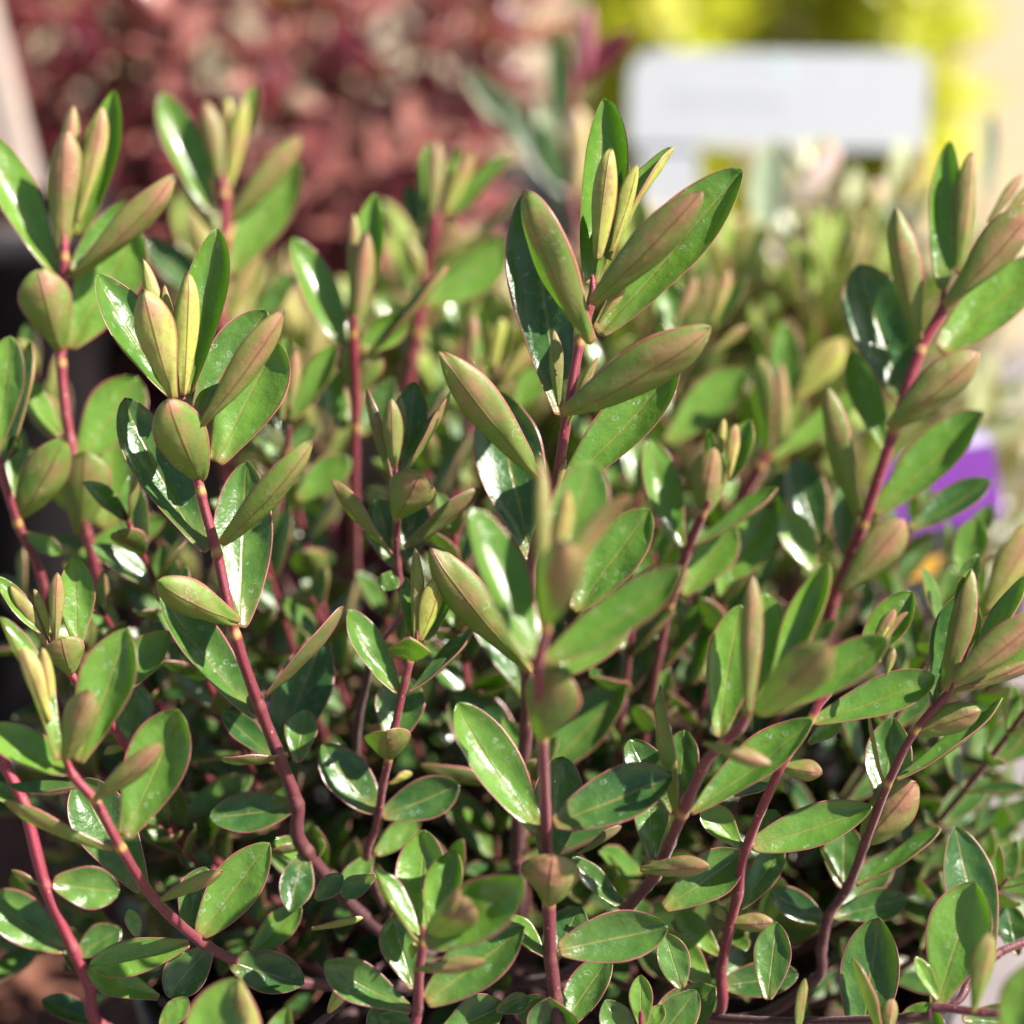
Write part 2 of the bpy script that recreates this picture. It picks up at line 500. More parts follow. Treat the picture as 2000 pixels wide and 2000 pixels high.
def stem_mesh(pts, radii, old, collars, origin, sides=12, sub=7, ridge=0.06):
    """old: 0 young (red) to 1 woody, its colour deepened for shade, per point; collars: indices of nodes carrying a yellow collar"""
    raw = catmull(pts, sub)
    lens = [0.0]
    for i in range(1, len(raw)):
        lens.append(lens[-1] + (raw[i][0] - raw[i - 1][0]).length)
    node_s = {}
    for (p, k), s_ in zip(raw, lens):
        if abs(k - round(k)) < 1e-6:
            node_s[int(round(k))] = s_
    samples = set()
    total = lens[-1]
    step = max(0.0016, total / 90)
    x = 0
    while x < total:
        samples.add(round(x, 6)); x += step
    samples.add(total)
    for k, s_ in node_s.items():
        if 0 < k:
            for d in (-0.0012, -0.0005, 0, 0.0006, 0.0012, 0.002, 0.0028, 0.0036):
                if 0 < s_ + d < total:
                    samples.add(round(s_ + d, 6))
    ss = sorted(samples)
    V, F, C = [], [], []
    j = 0
    ref = Vector((1, 0.2, 0.1))
    for s_ in ss:
        while j < len(lens) - 2 and lens[j + 1] < s_:
            j += 1
        f = (s_ - lens[j]) / max(1e-9, lens[j + 1] - lens[j])
        p = raw[j][0].lerp(raw[j + 1][0], f)
        k = raw[j][1] + (raw[j + 1][1] - raw[j][1]) * f
        tan = (raw[j + 1][0] - raw[j][0]).normalized()
        k0 = min(len(pts) - 2, int(k)); kf = k - k0
        r = (radii[k0] * (1 - kf) + radii[k0 + 1] * kf) * (1 + .035 * math.sin(s_ * 410 + origin.x * 90) + .02 * math.sin(s_ * 1130))
        o = old[k0] * (1 - kf) + old[k0 + 1] * kf
        col = Vector(RED_Y).lerp(Vector(RED_O), min(1, o))
        bulge = 1.0
        for q, sn in node_s.items():
            if q == 0 or q == len(pts) - 1:
                continue
            d = s_ - sn
            bulge += 0.15 * math.exp(-(d / 0.0014) ** 2)
            if -0.0006 < d < 0.0026:
                cc = Vector(COLLAR) if q in collars else Vector((0.16, 0.06, 0.04))
                w = (1 - abs(d - 0.001) / 0.0017)
                col = col.lerp(cc, max(0, min(1, w * (1.2 if q in collars else 0.35))))
        x = ref - tan * ref.dot(tan)
        x.normalize()
        y = tan.cross(x)
        if total - s_ < 0.006:
            r *= 0.30 + 0.70 * math.sqrt(max(0, (total - s_) / 0.006))
        for a_ in range(sides):
            an = 2 * math.pi * a_ / sides
            rr = r * bulge * (1 + ridge * math.cos(4 * an) + random.uniform(-.015, .015))
            V.append(tuple(p + x * (rr * math.cos(an)) + y * (rr * math.sin(an)) - origin))
            C.append((col.x, col.y, col.z, 1))
    n = len(ss)
    for i in range(n - 1):
        for a_ in range(sides):
            b_ = (a_ + 1) % sides
            F.append((i * sides + a_, (i + 1) * sides + a_, (i + 1) * sides + b_, i * sides + b_))
    F.append(tuple(range(sides)))
    F.append(tuple(reversed(range((n - 1) * sides, n * sides))))
    me = bpy.data.meshes.new("stem")
    me.from_pydata(V, [], F)
    me.polygons.foreach_set("use_smooth", [True] * len(F))
    at_ = me.color_attributes.new("sc", 'FLOAT_COLOR', 'POINT')
    at_.data.foreach_set("color", [c for q in C for c in q])
    me.update()
    return me


# ------------------------------------------------------------------ ground
def sheet(name, x0, y0, x1, y1, z, mat, nx=2, ny=2, amp=0.0):
    V, F = [], []
    for j in range(ny + 1):
        for i in range(nx + 1):
            e = 0 if i in (0, nx) or j in (0, ny) else 1
            V.append((x0 + (x1 - x0) * i / nx, y0 + (y1 - y0) * j / ny, z + e * random.uniform(0, amp)))
    for j in range(ny):
        for i in range(nx):
            p = j * (nx + 1) + i
            F.append((p, p + 1, p + nx + 2, p + nx + 1))
    o = solid(name, V, F, mat)
    o["kind"] = "structure"
    return o


sheet("ground", -20, -20, 20, 25, -0.004, SAND)
sheet("paving", -1.6, -0.9, 1.6, 1.05, 0.0, PAVE)
sheet("bark_bed", -0.60, -0.25, -0.08, 0.42, 0.003, BARK, 40, 40, 0.012)


# ------------------------------------------------------------------ pots
def lathe(profile, cx, cy, seg=40):
    V, F = [], []
    n = len(profile)
    for (r, z) in profile:
        for k in range(seg):
            an = 2 * math.pi * k / seg
            V.append((cx + r * math.cos(an), cy + r * math.sin(an), z))
    for i in range(n - 1):
        for k in range(seg):
            k2 = (k + 1) % seg
            F.append((i * seg + k, i * seg + k2, (i + 1) * seg + k2, (i + 1) * seg + k))
    return V, F


def pot(x, y, r, h, label, mat=BLACK):
    rt = root("plant_pot", Vector((x, y, 0)), label, "pot", "plant pots on the paving")
    prof = [(0.001, 0.004), (r * .72, 0.004), (r * .74, 0.006), (r * .92, h - .02), (r * 1.0, h - .018), (r * 1.02, h - .002), (r * .98, h), (r * .95, h - .004), (r * .90, h - .03), (r * .72, 0.012), (0.001, 0.012)]
    V, F = lathe(prof, x, y)
    solid("pot_wall", V, F, mat, rt, Vector((x, y, 0)), True)
    V, F = lathe([(0.0005, h - .022), (r * .3, h - .018), (r * .6, h - .022), (r * .90, h - .026)], x, y, 28)
    V = [(a, b, c + random.uniform(-.003, .003)) for a, b, c in V]
    solid("soil", V, F, SOIL, rt, Vector((x, y, 0)), True)
    return rt


# ------------------------------------------------------------------ the hebe in front: stems and leaves read off the photograph
SHRUB_BASE = Vector((0.01, 0.075, 0.108))
pot(SHRUB_BASE.x, SHRUB_BASE.y, 0.125, 0.13, "black pot under the large green hebe in the middle, mostly hidden by leaves")
hebe = root("hebe_shrub", SHRUB_BASE, "large hebe with glossy green red-edged leaves on dark red stems, filling the foreground", "shrub")
DROPS = []
LEAF_COUNT = [0]


def U(t, bx, by, tx, ty, w, roll=0, dz=.25, cup=.55, bend=.06, tint=.3, br=.45, dd=0.0, **k):  # low br also puts shade into the colour of some leaves
    return dict(t=t, b=(bx, by), e=(tx, ty), w=w, roll=roll, dz=dz, cup=cup, bend=bend, tint=tint, br=br, dd=dd, **k)


def D(t, bx, by, tx, ty, w, roll=172, dz=-.3, cup=.72, bend=.07, tint=.5, br=.35, dd=0.0, **k):
    return dict(t=t, b=(bx, by), e=(tx, ty), w=w, roll=roll, dz=dz, cup=cup, bend=bend, tint=tint, br=br, dd=dd, **k)


def stem(pts, depths, radii_px, old, leaves, collars=(), mats=HEBE, to_base=True, shrub=None):
    """pts: (tile, x, y) from the top down; depths: at top and bottom (or one per point)"""
    P2 = [tp(*p) for p in pts]
    n = len(P2)
    depths = [d if d < .64 else .64 + (d - .64) * 1.55 for d in depths]
    if len(depths) != n:
        cum = [0.0]
        for i in range(1, n):
            cum.append(cum[-1] + math.dist(P2[i], P2[i - 1]))
        D_ = []
        for c_ in cum:
            q = c_ / cum[-1] * (len(depths) - 1)
            i = min(len(depths) - 2, int(q))
            D_.append(depths[i] * (1 - (q - i)) + depths[i + 1] * (q - i))
    else:
        D_ = list(depths)
    W3 = [at(p[0], p[1], d) for p, d in zip(P2, D_)]
    R = [radii_px[0] + (radii_px[1] - radii_px[0]) * i / max(1, n - 1) for i in range(n)]
    R = [r * K * d * .83 for r, d in zip(R, D_)]
    O = [old[0] + (old[1] - old[0]) * i / max(1, n - 1) for i in range(n)]
    owner = shrub or hebe
    if to_base:
        last = W3[-1]
        b = SHRUB_BASE + Vector((random.uniform(-.03, .03), random.uniform(-.03, .03), 0))
        if last.z > 0.14:
            dist = (last - b).length
            dirv = (W3[-1] - W3[-2]).normalized()
            q1 = last + dirv * dist * .33
            q2 = b + Vector((0, 0, dist * .22)) + (last - b) * .12
            for t_ in (.33, .66):
                W3.append(last * (1 - t_) ** 3 + q1 * 3 * t_ * (1 - t_) ** 2 + q2 * 3 * t_ ** 2 * (1 - t_) + b * t_ ** 3)
                R.append(R[-1] * 1.03); O.append(1.15)
        W3.append(b); R.append(R[-1] * 1.04); O.append(1)
    W3 = W3[::-1]; R = R[::-1]; O = O[::-1]
    N = len(W3)
    col = {N - 1 - c for c in collars}
    me = stem_mesh(W3, R, O, col, W3[0], sides=14)
    st = link("stem", me, [STEM], W3[0], owner)
    for q in leaves:
        bx, by = tp(q['t'], *q['b'])
        ex, ey = tp(q['t'], *q['e'])
        # depth of the nearest place on the stem
        best, dep = 1e9, D_[0]
        for i in range(n - 1):
            ax, ay = P2[i]; cx, cy = P2[i + 1]
            vx, vy = cx - ax, cy - ay
            f = max(0, min(1, ((bx - ax) * vx + (by - ay) * vy) / (vx * vx + vy * vy + 1e-9)))
            dd = math.hypot(bx - ax - f * vx, by - ay - f * vy)
            if dd < best:
                best, dep = dd, D_[i] + (D_[i + 1] - D_[i]) * f
        dep += q['dd']
        wpx = q['w'] * TS * (.80 if abs(q['roll']) > 90 else .90) * (random.uniform(.93, 1.07))
        lpx = math.hypot(ex - bx, ey - by)
        B = at(bx, by, dep)
        T = at(ex, ey, dep + q['dz'] * max(lpx, wpx * .8) * K * dep)
        a = T - B
        L = a.length
        a.normalize()
        c = (CAM - B).normalized()
        nn = (c - a * c.dot(a)).normalized()
        nn = Matrix.Rotation(rad(q['roll']), 3, a) @ nn
        G = Geo()
        far = dep > 0.66 or dep < 0.55
        sf = leaf_geo(G, B, a, nn, L, wpx * K * dep, q['cup'], q['bend'], q['tint'] + random.uniform(-.08, .08), q['br'] + random.uniform(-.06, .06),
                      nu=14 if far else 26, nv=6 if far else 10, pw=q.get('pw', random.uniform(1.25, 1.7) if abs(q['roll']) > 90 else random.uniform(1.15, 1.55)), tipcurl=q.get('tc', random.uniform(0, .18)),
                      twist=q.get('tw', random.uniform(-.4, .4)), blunt=q.get('bl', random.uniform(.56, .72) if abs(q['roll']) > 90 else random.uniform(.54, .68)))
        o = link("leaf", G.mesh("leaf"), q.get('mats', mats), B, st)
        LEAF_COUNT[0] += 1
        if 'drop' in q:
            for (t_, v_, rr, txt) in q['drop']:
                up = abs(q['roll']) < 90
                p0, p1 = sf(t_, v_, 0.0002 if up else -0.0002), sf(t_, v_, 0.001 if up else -0.001)
                DROPS.append((p0, (p1 - p0).normalized(), rr, txt))
    return st


# A: tall stem right of centre
stem([(1, 1400, 1480), (1, 1395, 1620), (1, 1330, 1860), (4, 1265, 440), (4, 1190, 880), (4, 1110, 1100), (4, 1062, 1330), (4, 1050, 1810), (7, 1045, 330), (7, 1010, 650), (7, 995, 1050)],
     (0.598, 0.60, 0.635, 0.655), (9, 17), (0.05, 1.0), [
    U(1, 1395, 1540, 1465, 530, 250, 8, .12, 1.15, .03, .4, .5, dd=.006),
    D(1, 1425, 1400, 1495, 790, 165, 168, -.1, .9, .03, .45, .95, dd=-.002),
    D(1, 1500, 1360, 1645, 890, 125, -160, -.1, .8, .04, .3, 1.0),
    U(1, 1490, 1400, 1845, 800, 175, -62, .1, 1.0, -.03, .5, .8, dd=.003),
    U(1, 1480, 1350, 1600, 890, 110, -20, .15, .9, .03, .2, 1.0, dd=.006),
    D(1, 1390, 1850, 1015, 1040, 330, 150, -.25, .75, .06, .35, .35, dd=-.006),
    U(4, 1235, 440, 1055, -764, 390, -4, .22, .55, .04, .2, .05, dd=.006, mats=MATURE, drop=[(.42, .5, .0009, "water droplet on the dark glossy leaf left of the tallest shoot")]),
    U(1, 1430, 1800, 2206, 915, 370, -22, .05, .6, .05, .5, .55),
    D(1, 1395, 1640, 1993, 1030, 270, -165, -.35, .75, .05, .75, .3, dd=-.010),
    D(1, 1430, 1740, 1580, 1525, 75, 175, -.2, .8, .05, .5, .9, dd=-.008),
    D(4, 1240, 440, 2043, -10, 330, -152, -.35, .7, .07, .6, .3, dd=-.006),
    U(4, 1205, 870, 1872, 140, 340, -28, .05, .6, .06, .3, .55),
    D(4, 1130, 800, 572, 108, 290, 163, -.3, .75, .05, .45, .30, dd=-.004),
    U(4, 1075, 1230, 880, 330, 400, 5, .3, .5, .05, .2, .2, dd=.004, mats=MATURE, drop=[(.36, -.45, .0008, "water droplet on the pale shining leaf in the centre")]),
    D(4, 1220, 400, 1185, -20, 95, 165, .0, .8, .03, .6, .1),
    U(4, 1300, 1500, 1712, 955, 330, -18, .15, .55, .05, .3, .45),
    D(4, 1075, 1830, 520, 1165, 290, 160, -.3, .7, .06, .45, .35, dd=-.014),
    D(4, 1265, 500, 1430, 130, 60, -170, .0, .8, .03, .8, .1, dd=-.004),
    D(4, 1150, 900, 1110, 640, 50, 170, .0, .8, .03, .9, .3, dd=-.004),
    D(4, 1200, 880, 1255, 670, 50, -170, .0, .8, .03, .9, .3, dd=-.004),
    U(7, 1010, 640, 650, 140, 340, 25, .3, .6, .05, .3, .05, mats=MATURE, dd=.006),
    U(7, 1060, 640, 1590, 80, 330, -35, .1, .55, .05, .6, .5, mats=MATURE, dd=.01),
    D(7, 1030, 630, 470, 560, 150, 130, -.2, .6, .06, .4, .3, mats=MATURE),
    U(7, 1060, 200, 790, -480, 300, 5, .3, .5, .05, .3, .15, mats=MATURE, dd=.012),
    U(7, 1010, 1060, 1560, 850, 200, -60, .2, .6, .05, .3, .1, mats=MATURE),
], collars=(2, 3, 7))

# B: near, soft cluster in front of A and its stem below
stem([(4, 1160, 1480), (4, 1150, 1600), (4, 1110, 1800), (7, 1130, 400), (7, 1150, 890), (7, 1165, 1290), (7, 1178, 1590), (7, 1200, 1800), (7, 1215, 1990)],
     (0.522, 0.545, 0.580, 0.588, 0.595), (11, 16), (0.1, 0.9), [
    D(4, 1150, 1570, 1250, 1140, 300, 172, -1.0, .8, .08, .85, .15, dd=-.004, bl=.5),
    D(4, 1125, 1500, 1115, 660, 125, 150, .1, .9, .02, .6, .5),
    D(4, 1180, 1300, 1262, 835, 140, 176, -.1, .8, .02, .7, .95, dd=.004),
    U(4, 1215, 1350, 1400, 690, 320, -10, .3, .5, .06, .4, .6, dd=.012),
    D(4, 1190, 1500, 1612, 880, 190, -140, -.1, .7, -.10, .9, .5),
    U(4, 1110, 1790, 742, 950, 340, 40, .25, .6, .05, .5, .35, drop=[(.40, -.1, .0009, "water droplet on the dark leaf left of the blurred cluster")]),
    U(4, 1135, 1790, 1893, 1282, 300, -38, .05, .6, .06, .6, .35),
    U(4, 1150, 1860, 1640, 1490, 280, -20, .3, .5, .05, .3, .6, dd=.012),
    D(4, 1105, 1780, 1070, 1500, 90, 170, 0, .7, .0, .3, 1.0, dd=.01),
    D(7, 1125, 395, 1200, 20, 410, 170, -.55, .55, .12, .35, .4, bl=.5, pw=1.7, tw=.5, dd=-.006),
    U(7, 1110, 890, 660, 212, 300, 24, .15, .6, .05, .4, .5),
    U(7, 1190, 855, 1835, 590, 350, -20, .1, .5, .04, .4, .15, mats=MATURE),
    U(7, 1160, 1080, 1235, 490, 300, 0, .45, .5, .05, .3, .35, dd=.008, mats=MATURE),
    D(7, 1165, 1290, 1190, 1020, 360, 174, -.6, .5, .12, .75, .4, bl=.55, pw=1.6, tw=-.3, dd=-.005),
    U(7, 1215, 1530, 1802, 1412, 300, -8, .1, .5, .05, .3, .4, mats=MATURE),
    U(7, 1140, 1570, 930, 1350, 170, 45, .25, .6, .05, .3, .6),
    U(7, 1200, 1990, 1175, 1785, 290, 0, -.6, .7, .0, .5, .1, mats=MATURE),
    U(7, 1180, 1600, 1330, 1300, 220, -20, .4, .5, .05, .3, .1, dd=.01, mats=MATURE),
    U(7, 1200, 1990, 1500, 1560, 230, -12, .3, .5, .05, .3, .55, mats=MATURE, dd=.008),
    U(7, 1190, 1990, 1040, 1790, 200, 10, .6, .5, .05, .3, .6, mats=MATURE, dd=.008),
], collars=(1, 3, 5))

# C: sharp stem left of centre
stem([(3, 985, 330), (3, 1010, 480), (3, 1085, 870), (3, 1172, 1200), (3, 1270, 1640), (6, 1400, 225), (6, 1505, 490), (6, 1600, 750), (6, 1650, 1000)],
     (0.598, 0.605, 0.63), (9, 16), (0.05, 0.85), [
    U(0, 1010, 2120, 1178, 1238, 260, -14, .1, 1.1, .04, .5, .5, dd=.005),
    U(0, 950, 2150, 513, 1488, 310, 32, .12, .65, .05, .6, .25),
    D(0, 900, 2050, 765, 1392, 140, 160, .0, .9, .03, .5, .7, dd=.004),
    D(0, 935, 2150, 775, 1558, 250, 168, -.2, .8, .05, .6, .7, dd=-.006),
    D(0, 990, 2130, 1020, 1460, 165, -165, -.05, .8, .03, .4, .95, dd=-.001),
    D(0, 960, 2000, 880, 1530, 80, 160, .0, .9, .03, .5, .8, dd=.003),
    U(0, 1060, 2220, 1432, 1676, 320, 0, .25, .5, .05, .3, .4, dd=.006, mats=MATURE),
    D(3, 1085, 500, 1535, -110, 240, -160, -.25, .7, .06, .75, .5, dd=-.006),
    U(3, 1165, 700, 1498, 50, 350, -6, .1, .5, .05, .4, .6),
    D(3, 1080, 800, 905, 365, 330, 172, -.65, .5, .08, .45, .35, bl=.55, tw=-.3),
    U(3, 1105, 1180, 664, 368, 330, 22, .2, .6, .05, .3, .2, mats=MATURE),
    D(3, 1190, 1140, 1688, 595, 220, -158, -.3, .6, .08, .4, .45, dd=-.006, bl=.6),
    U(3, 1290, 1590, 1328, 700, 350, 2, .3, .5, .05, .3, .5, dd=.004, mats=MATURE),
    D(3, 1290, 1560, 850, 1350, 240, 160, -.55, .6, .06, .35, .4, bl=.55, dd=-.004),
    U(3, 1390, 2070, 868, 1405, 270, 26, .2, .6, .05, .3, .45, mats=MATURE),
    D(3, 1430, 1960, 1866, 1490, 220, -105, .0, .6, .05, .6, .1, mats=MATURE),
    U(3, 1470, 2330, 1740, 1640, 330, -4, .35, .5, .05, .3, .1, dd=.008, mats=MATURE),
    D(6, 1550, 475, 1190, 520, 170, 98, -.3, .5, .08, .5, .4, mats=MATURE),
    U(6, 1600, 520, 1655, 240, 200, -10, .4, .5, .05, .3, .6, mats=MATURE, dd=.004),
    U(6, 1480, 500, 1200, 250, 170, 30, .4, .5, .05, .3, .1, mats=MATURE, dd=.004),
    U(6, 1580, 760, 1130, 820, 230, 10, .0, .5, .05, .3, .1, mats=MATURE),
    D(6, 1640, 980, 1460, 1010, 120, 120, -.4, .5, .05, .5, .3, mats=MATURE),
    U(6, 1640, 1010, 1560, 1330, 210, -8, -.4, .5, .05, .3, .05, mats=MATURE),
], collars=(2, 3, 4))

# D: lower left stem
stem([(6, 350, 480), (6, 400, 600), (6, 520, 740), (6, 655, 990), (6, 842, 1270), (6, 1092, 1495), (6, 1310, 1610), (6, 1500, 1700)],
     (0.570, 0.578, 0.605, 0.625), (10, 14), (0.1, 0.8), [
    U(6, 370, 585, -70, 330, 260, 35, .1, .6, .05, .4, .7),
    D(6, 350, 510, 475, 135, 210, 174, -.5, .8, .04, .85, .3, dd=-.006),
    U(6, 420, 520, 688, -200, 350, -22, .1, .6, .04, .4, .6),
    D(6, 270, 300, 115, -100, 150, 168, -.1, .8, .03, .5, .9),
    D(6, 290, 320, 225, -100, 120, -168, -.1, .8, .03, .7, .8, dd=.004),
    U(6, 310, 510, -20, -250, 210, 48, .15, .9, -.06, .7, .6),
    D(6, 510, 720, 868, 430, 160, -158, -.3, .6, .06, .85, .2, dd=-.006, bl=.6),
    U(6, 672, 925, 972, 238, 350, -12, .1, .5, .05, .4, .5),
    D(6, 610, 990, 18, 738, 190, 110, -.1, .6, .07, .5, .5),
    U(6, 770, 1215, 430, 620, 340, 8, .35, .5, .05, .3, .3, dd=.006, mats=MATURE),
    D(6, 840, 1275, 1205, 1112, 150, -118, -.1, .6, .05, .6, .4),
    U(6, 1075, 1455, 1452, 955, 300, -6, .1, .5, .05, .3, .5),
    U(6, 1020, 1500, 485, 1628, 200, 12, .0, .5, .05, .3, .75, mats=HEBE),
    U(6, 1130, 1520, 905, 1790, 230, 0, -.3, .5, .05, .3, .15, mats=MATURE),
    U(6, 855, 1790, 470, 1640, 190, 10, .1, .5, .05, .3, .9, dd=.004),
    U(6, 1240, 1590, 1640, 1720, 250, -5, .0, .5, .05, .3, .2, mats=MATURE),
    U(6, 1340, 1570, 1625, 1300, 190, -5, .2, .5, .05, .3, .6, dd=.004),
    U(6, 1000, 1420, 1110, 1090, 220, 0, .4, .5, .05, .3, .3, dd=.008, mats=MATURE),
    U(6, 460, 640, 50, 660, 110, 60, .2, .6, .05, .3, .3, dd=.008, mats=MATURE),
], collars=(2, 3))

# E/F: two softer stems at the left edge
stem([(0, 345, 1250), (0, 345, 1400), (3, 330, 180), (3, 380, 590), (3, 420, 800), (3, 470, 1090), (3, 590, 1570), (6, 760, 500)],
     (0.650, 0.655, 0.675), (11, 13), (0.0, 0.6), [
    D(0, 335, 1370, 350, 688, 245, 172, -.12, .9, .03, .95, .35),
    D(0, 350, 1050, 392, 565, 120, 168, .0, .9, .03, .9, .4, dd=.003),
    U(0, 420, 1280, 622, 488, 230, -14, .1, 1.1, .04, .6, .8, dd=.005),
    D(0, 420, 1200, 562, 575, 160, -168, -.05, .8, .03, .8, .7),
    U(0, 305, 1490, -70, 740, 290, 30, .1, .6, .05, .5, .75),
    D(0, 385, 1500, 950, 952, 210, -155, -.2, .6, .07, .85, .45, dd=-.004),
    U(0, 390, 1470, 700, 1090, 170, -5, .3, .5, .05, .3, .3, dd=.004),
    U(0, 370, 1880, 735, 1225, 350, -14, .15, .5, .05, .4, .75),
    D(0, 330, 1890, 205, 1455, 350, 172, -.5, .6, .08, .45, .3, bl=.55, dd=-.005),
    U(3, 420, 700, 745, 240, 330, -10, .2, .5, .04, .5, .65, dd=.004),
    U(3, 560, 1060, 640, 300, 330, -5, .1, .5, .05, .3, .6, dd=.008),
    D(3, 100, 1000, 350, 575, 280, -168, -.3, .6, .08, .5, .2, bl=.6, dd=-.014),
    D(3, 440, 1085, 455, 640, 330, 178, -.4, .5, .08, .4, .3, bl=.55),
    U(3, 345, 1270, 885, 1005, 220, -18, .1, .5, .05, .3, .6),
    U(3, 320, 560, 60, 180, 180, 30, .2, .5, .05, .3, .7, dd=.004),
    U(3, 60, 900, 80, 480, 180, 0, .2, .5, .05, .3, .4, dd=.004),
], collars=(1, 2))
stem([(3, -30, 600), (3, 0, 720), (3, 100, 1040), (3, 235, 1370), (6, 300, 200)], (0.640, 0.66), (9, 11), (0.3, 0.6), [
    U(3, -10, 760, 192, 50, 230, -58, .1, .6, .05, .6, .65),
    U(3, -30, 640, 60, 20, 240, -8, .1, .6, .05, .3, .7),
    U(3, 130, 1080, 330, 1190, 110, 0, .1, .5, .05, .3, .3),
    U(3, 0, 700, 100, 560, 100, 0, .2, .5, .05, .3, .3, mats=MATURE),
], collars=(2,))

# G: young shoot, left edge
stem([(3, 290, 1600), (3, 300, 1700), (3, 390, 1850), (6, 560, 250), (6, 640, 380), (6, 870, 740), (6, 950, 870), (6, 1150, 1110)], (0.612, 0.62, 0.645, 0.66), (8, 10), (0.0, 0.2), [
    U(3, 420, 1700, 400, 1208, 200, 0, .1, .5, .03, .3, .65),
    D(3, 300, 1670, 308, 1290, 100, 172, -.05, .8, .02, .9, .5, dd=-.003),
    D(3, 275, 1660, 180, 1378, 80, 160, .0, .8, .02, .2, 1.0),
    D(3, 255, 1690, 38, 1370, 130, 125, .0, .8, .03, .7, .7),
    D(3, 385, 1840, 330, 1645, 250, 174, -.6, .5, .06, .6, .3, bl=.55, dd=-.006),
    U(3, 640, 1930, 916, 1608, 240, -30, .1, .6, .05, .4, .5),
    U(3, 230, 1620, -20, 1320, 130, 20, .1, .6, .03, .3, .75),
    U(6, 690, 420, 740, 90, 220, -5, .3, .5, .05, .3, .5, mats=MATURE),
    U(6, 960, 820, 1365, 600, 190, -15, .1, .5, .05, .3, .6, mats=MATURE),
    U(6, 930, 880, 760, 790, 120, 10, .3, .5, .05, .3, .7),
    D(6, 700, 430, 560, 480, 130, 100, -.1, .5, .05, .3, .4),
    U(6, 960, 870, 1120, 1080, 200, 0, .0, .5, .05, .3, .5, mats=MATURE, dd=.004),
], collars=(3, 6))

# H: red stem at the lower left edge
stem([(6, 0, 400), (6, 20, 520), (6, 130, 755), (6, 245, 1190), (6, 395, 1530), (6, 480, 1720), (6, 580, 1960)], (0.625, 0.63, 0.64), (13, 14), (0.0, 0.3), [
    U(6, 285, 1170, 645, 1215, 260, -5, .2, .5, .05, .3, .6, mats=MATURE),
    U(6, 350, 1530, -90, 1230, 270, 8, .1, .5, .05, .3, .6, mats=MATURE, drop=[(.45, .1, .0010, "round bright water droplet on the leaf at the lower left edge")]),
    D(6, 250, 1195, 60, 1105, 70, 120, .0, .6, .05, .5, .4),
    U(6, 420, 1560, 650, 1420, 190, -20, .2, .5, .05, .5, .2, mats=MATURE),
    U(6, 490, 1700, 370, 1480, 160, 10, .3, .5, .05, .5, .2, mats=MATURE),
    U(6, 100, 740, -60, 640, 120, 20, .3, .5, .05, .5, .6),
    U(6, 560, 1930, 230, 1800, 160, 20, .3, .5, .05, .5, .1, mats=MATURE),
], collars=(), to_base=True)

# J / K: shoot between C and A, shade painted into its leaf colours, and the shoot below
stem([(4, 340, 700), (4, 340, 790), (4, 345, 1010), (4, 350, 1260), (4, 370, 1500), (7, 200, 0)], (0.625, 0.64), (8, 9), (0.5, 0.9), [
    D(4, 310, 780, 162, 300, 150, 120, .0, .7, .03, .6, .1, mats=MATURE),
    D(4, 330, 730, 315, 352, 130, 175, -.1, .8, .02, .75, .1, dd=-.003),
    U(4, 380, 750, 657, 330, 170, -72, .0, .7, .03, .7, .05),
    U(4, 390, 700, 440, 268, 210, -5, .15, .5, .03, .3, .02, dd=.005, mats=MATURE),
    D(4, 370, 640, 362, 338, 90, -150, .0, .8, .02, .8, .0, dd=.003),
    D(4, 345, 1000, 470, 765, 300, -172, -.55, .5, .06, .55, .2, bl=.5, dd=-.006, tw=.4),
    D(4, 325, 1200, -10, 795, 150, 122, -.1, .6, .05, .5, .3),
    D(4, 390, 1160, 795, 850, 200, -128, -.1, .6, .05, .5, .1, mats=MATURE),
    U(4, 345, 1260, 240, 900, 270, 6, .3, .5, .05, .3, .3, dd=.006, mats=MATURE),
    U(4, 370, 1230, 470, 920, 220, -6, .3, .5, .05, .3, .2, dd=.006, mats=MATURE),
    U(4, 330, 1290, 280, 1390, 130, 0, -.2, .5, .0, .3, .6, mats=MATURE),
], collars=(2,))
stem([(4, 455, 1600), (4, 450, 1680), (4, 415, 1770), (4, 390, 1880), (7, 330, 350), (7, 300, 510), (7, 268, 650), (7, 240, 860), (7, 190, 1060)], (0.615, 0.62, 0.64), (8, 10), (0.3, 0.7), [
    D(4, 445, 1650, 438, 1158, 120, 142, .0, .8, .02, .5, .6),
    D(4, 470, 1660, 600, 1290, 180, -152, -.1, .7, .03, .2, .9),
    U(4, 490, 1680, 640, 1400, 150, -40, .1, .6, .03, .2, .6, dd=.004),
    U(4, 430, 1640, 385, 1330, 90, 30, .1, .6, .03, .2, .2, dd=.004),
    U(4, 415, 1760, 415, 1640, 260, 0, -2.2, .5, .03, .6, .6, bl=.6, dd=-.006),
    U(4, 350, 1940, 75, 1500, 200, 30, .1, .6, .05, .5, .3),
    U(4, 405, 1940, 775, 1600, 170, -62, .1, .6, .05, .5, .3, mats=MATURE),
    D(7, 310, 505, 290, 350, 290, 176, -1.0, .5, .05, .5, .4, bl=.55, tw=0),
    U(7, 320, 430, 400, 60, 290, -2, .35, .5, .05, .3, .45, dd=.006, mats=MATURE),
    U(7, 235, 790, -60, 430, 270, 22, .15, .5, .05, .3, .3, mats=MATURE),
    U(7, 262, 810, 680, 640, 240, -12, .1, .5, .05, .3, .1, mats=MATURE),
    D(7, 300, 640, 430, 580, 100, -120, .2, .5, .05, .2, .9, dd=.01),
    U(7, 215, 1010, 50, 1240, 160, 0, -.3, .5, .05, .3, .6, mats=MATURE),
    U(7, 230, 1020, 470, 820, 150, -5, .3, .5, .05, .3, .7, dd=.01, mats=MATURE),
], collars=(2, 5))

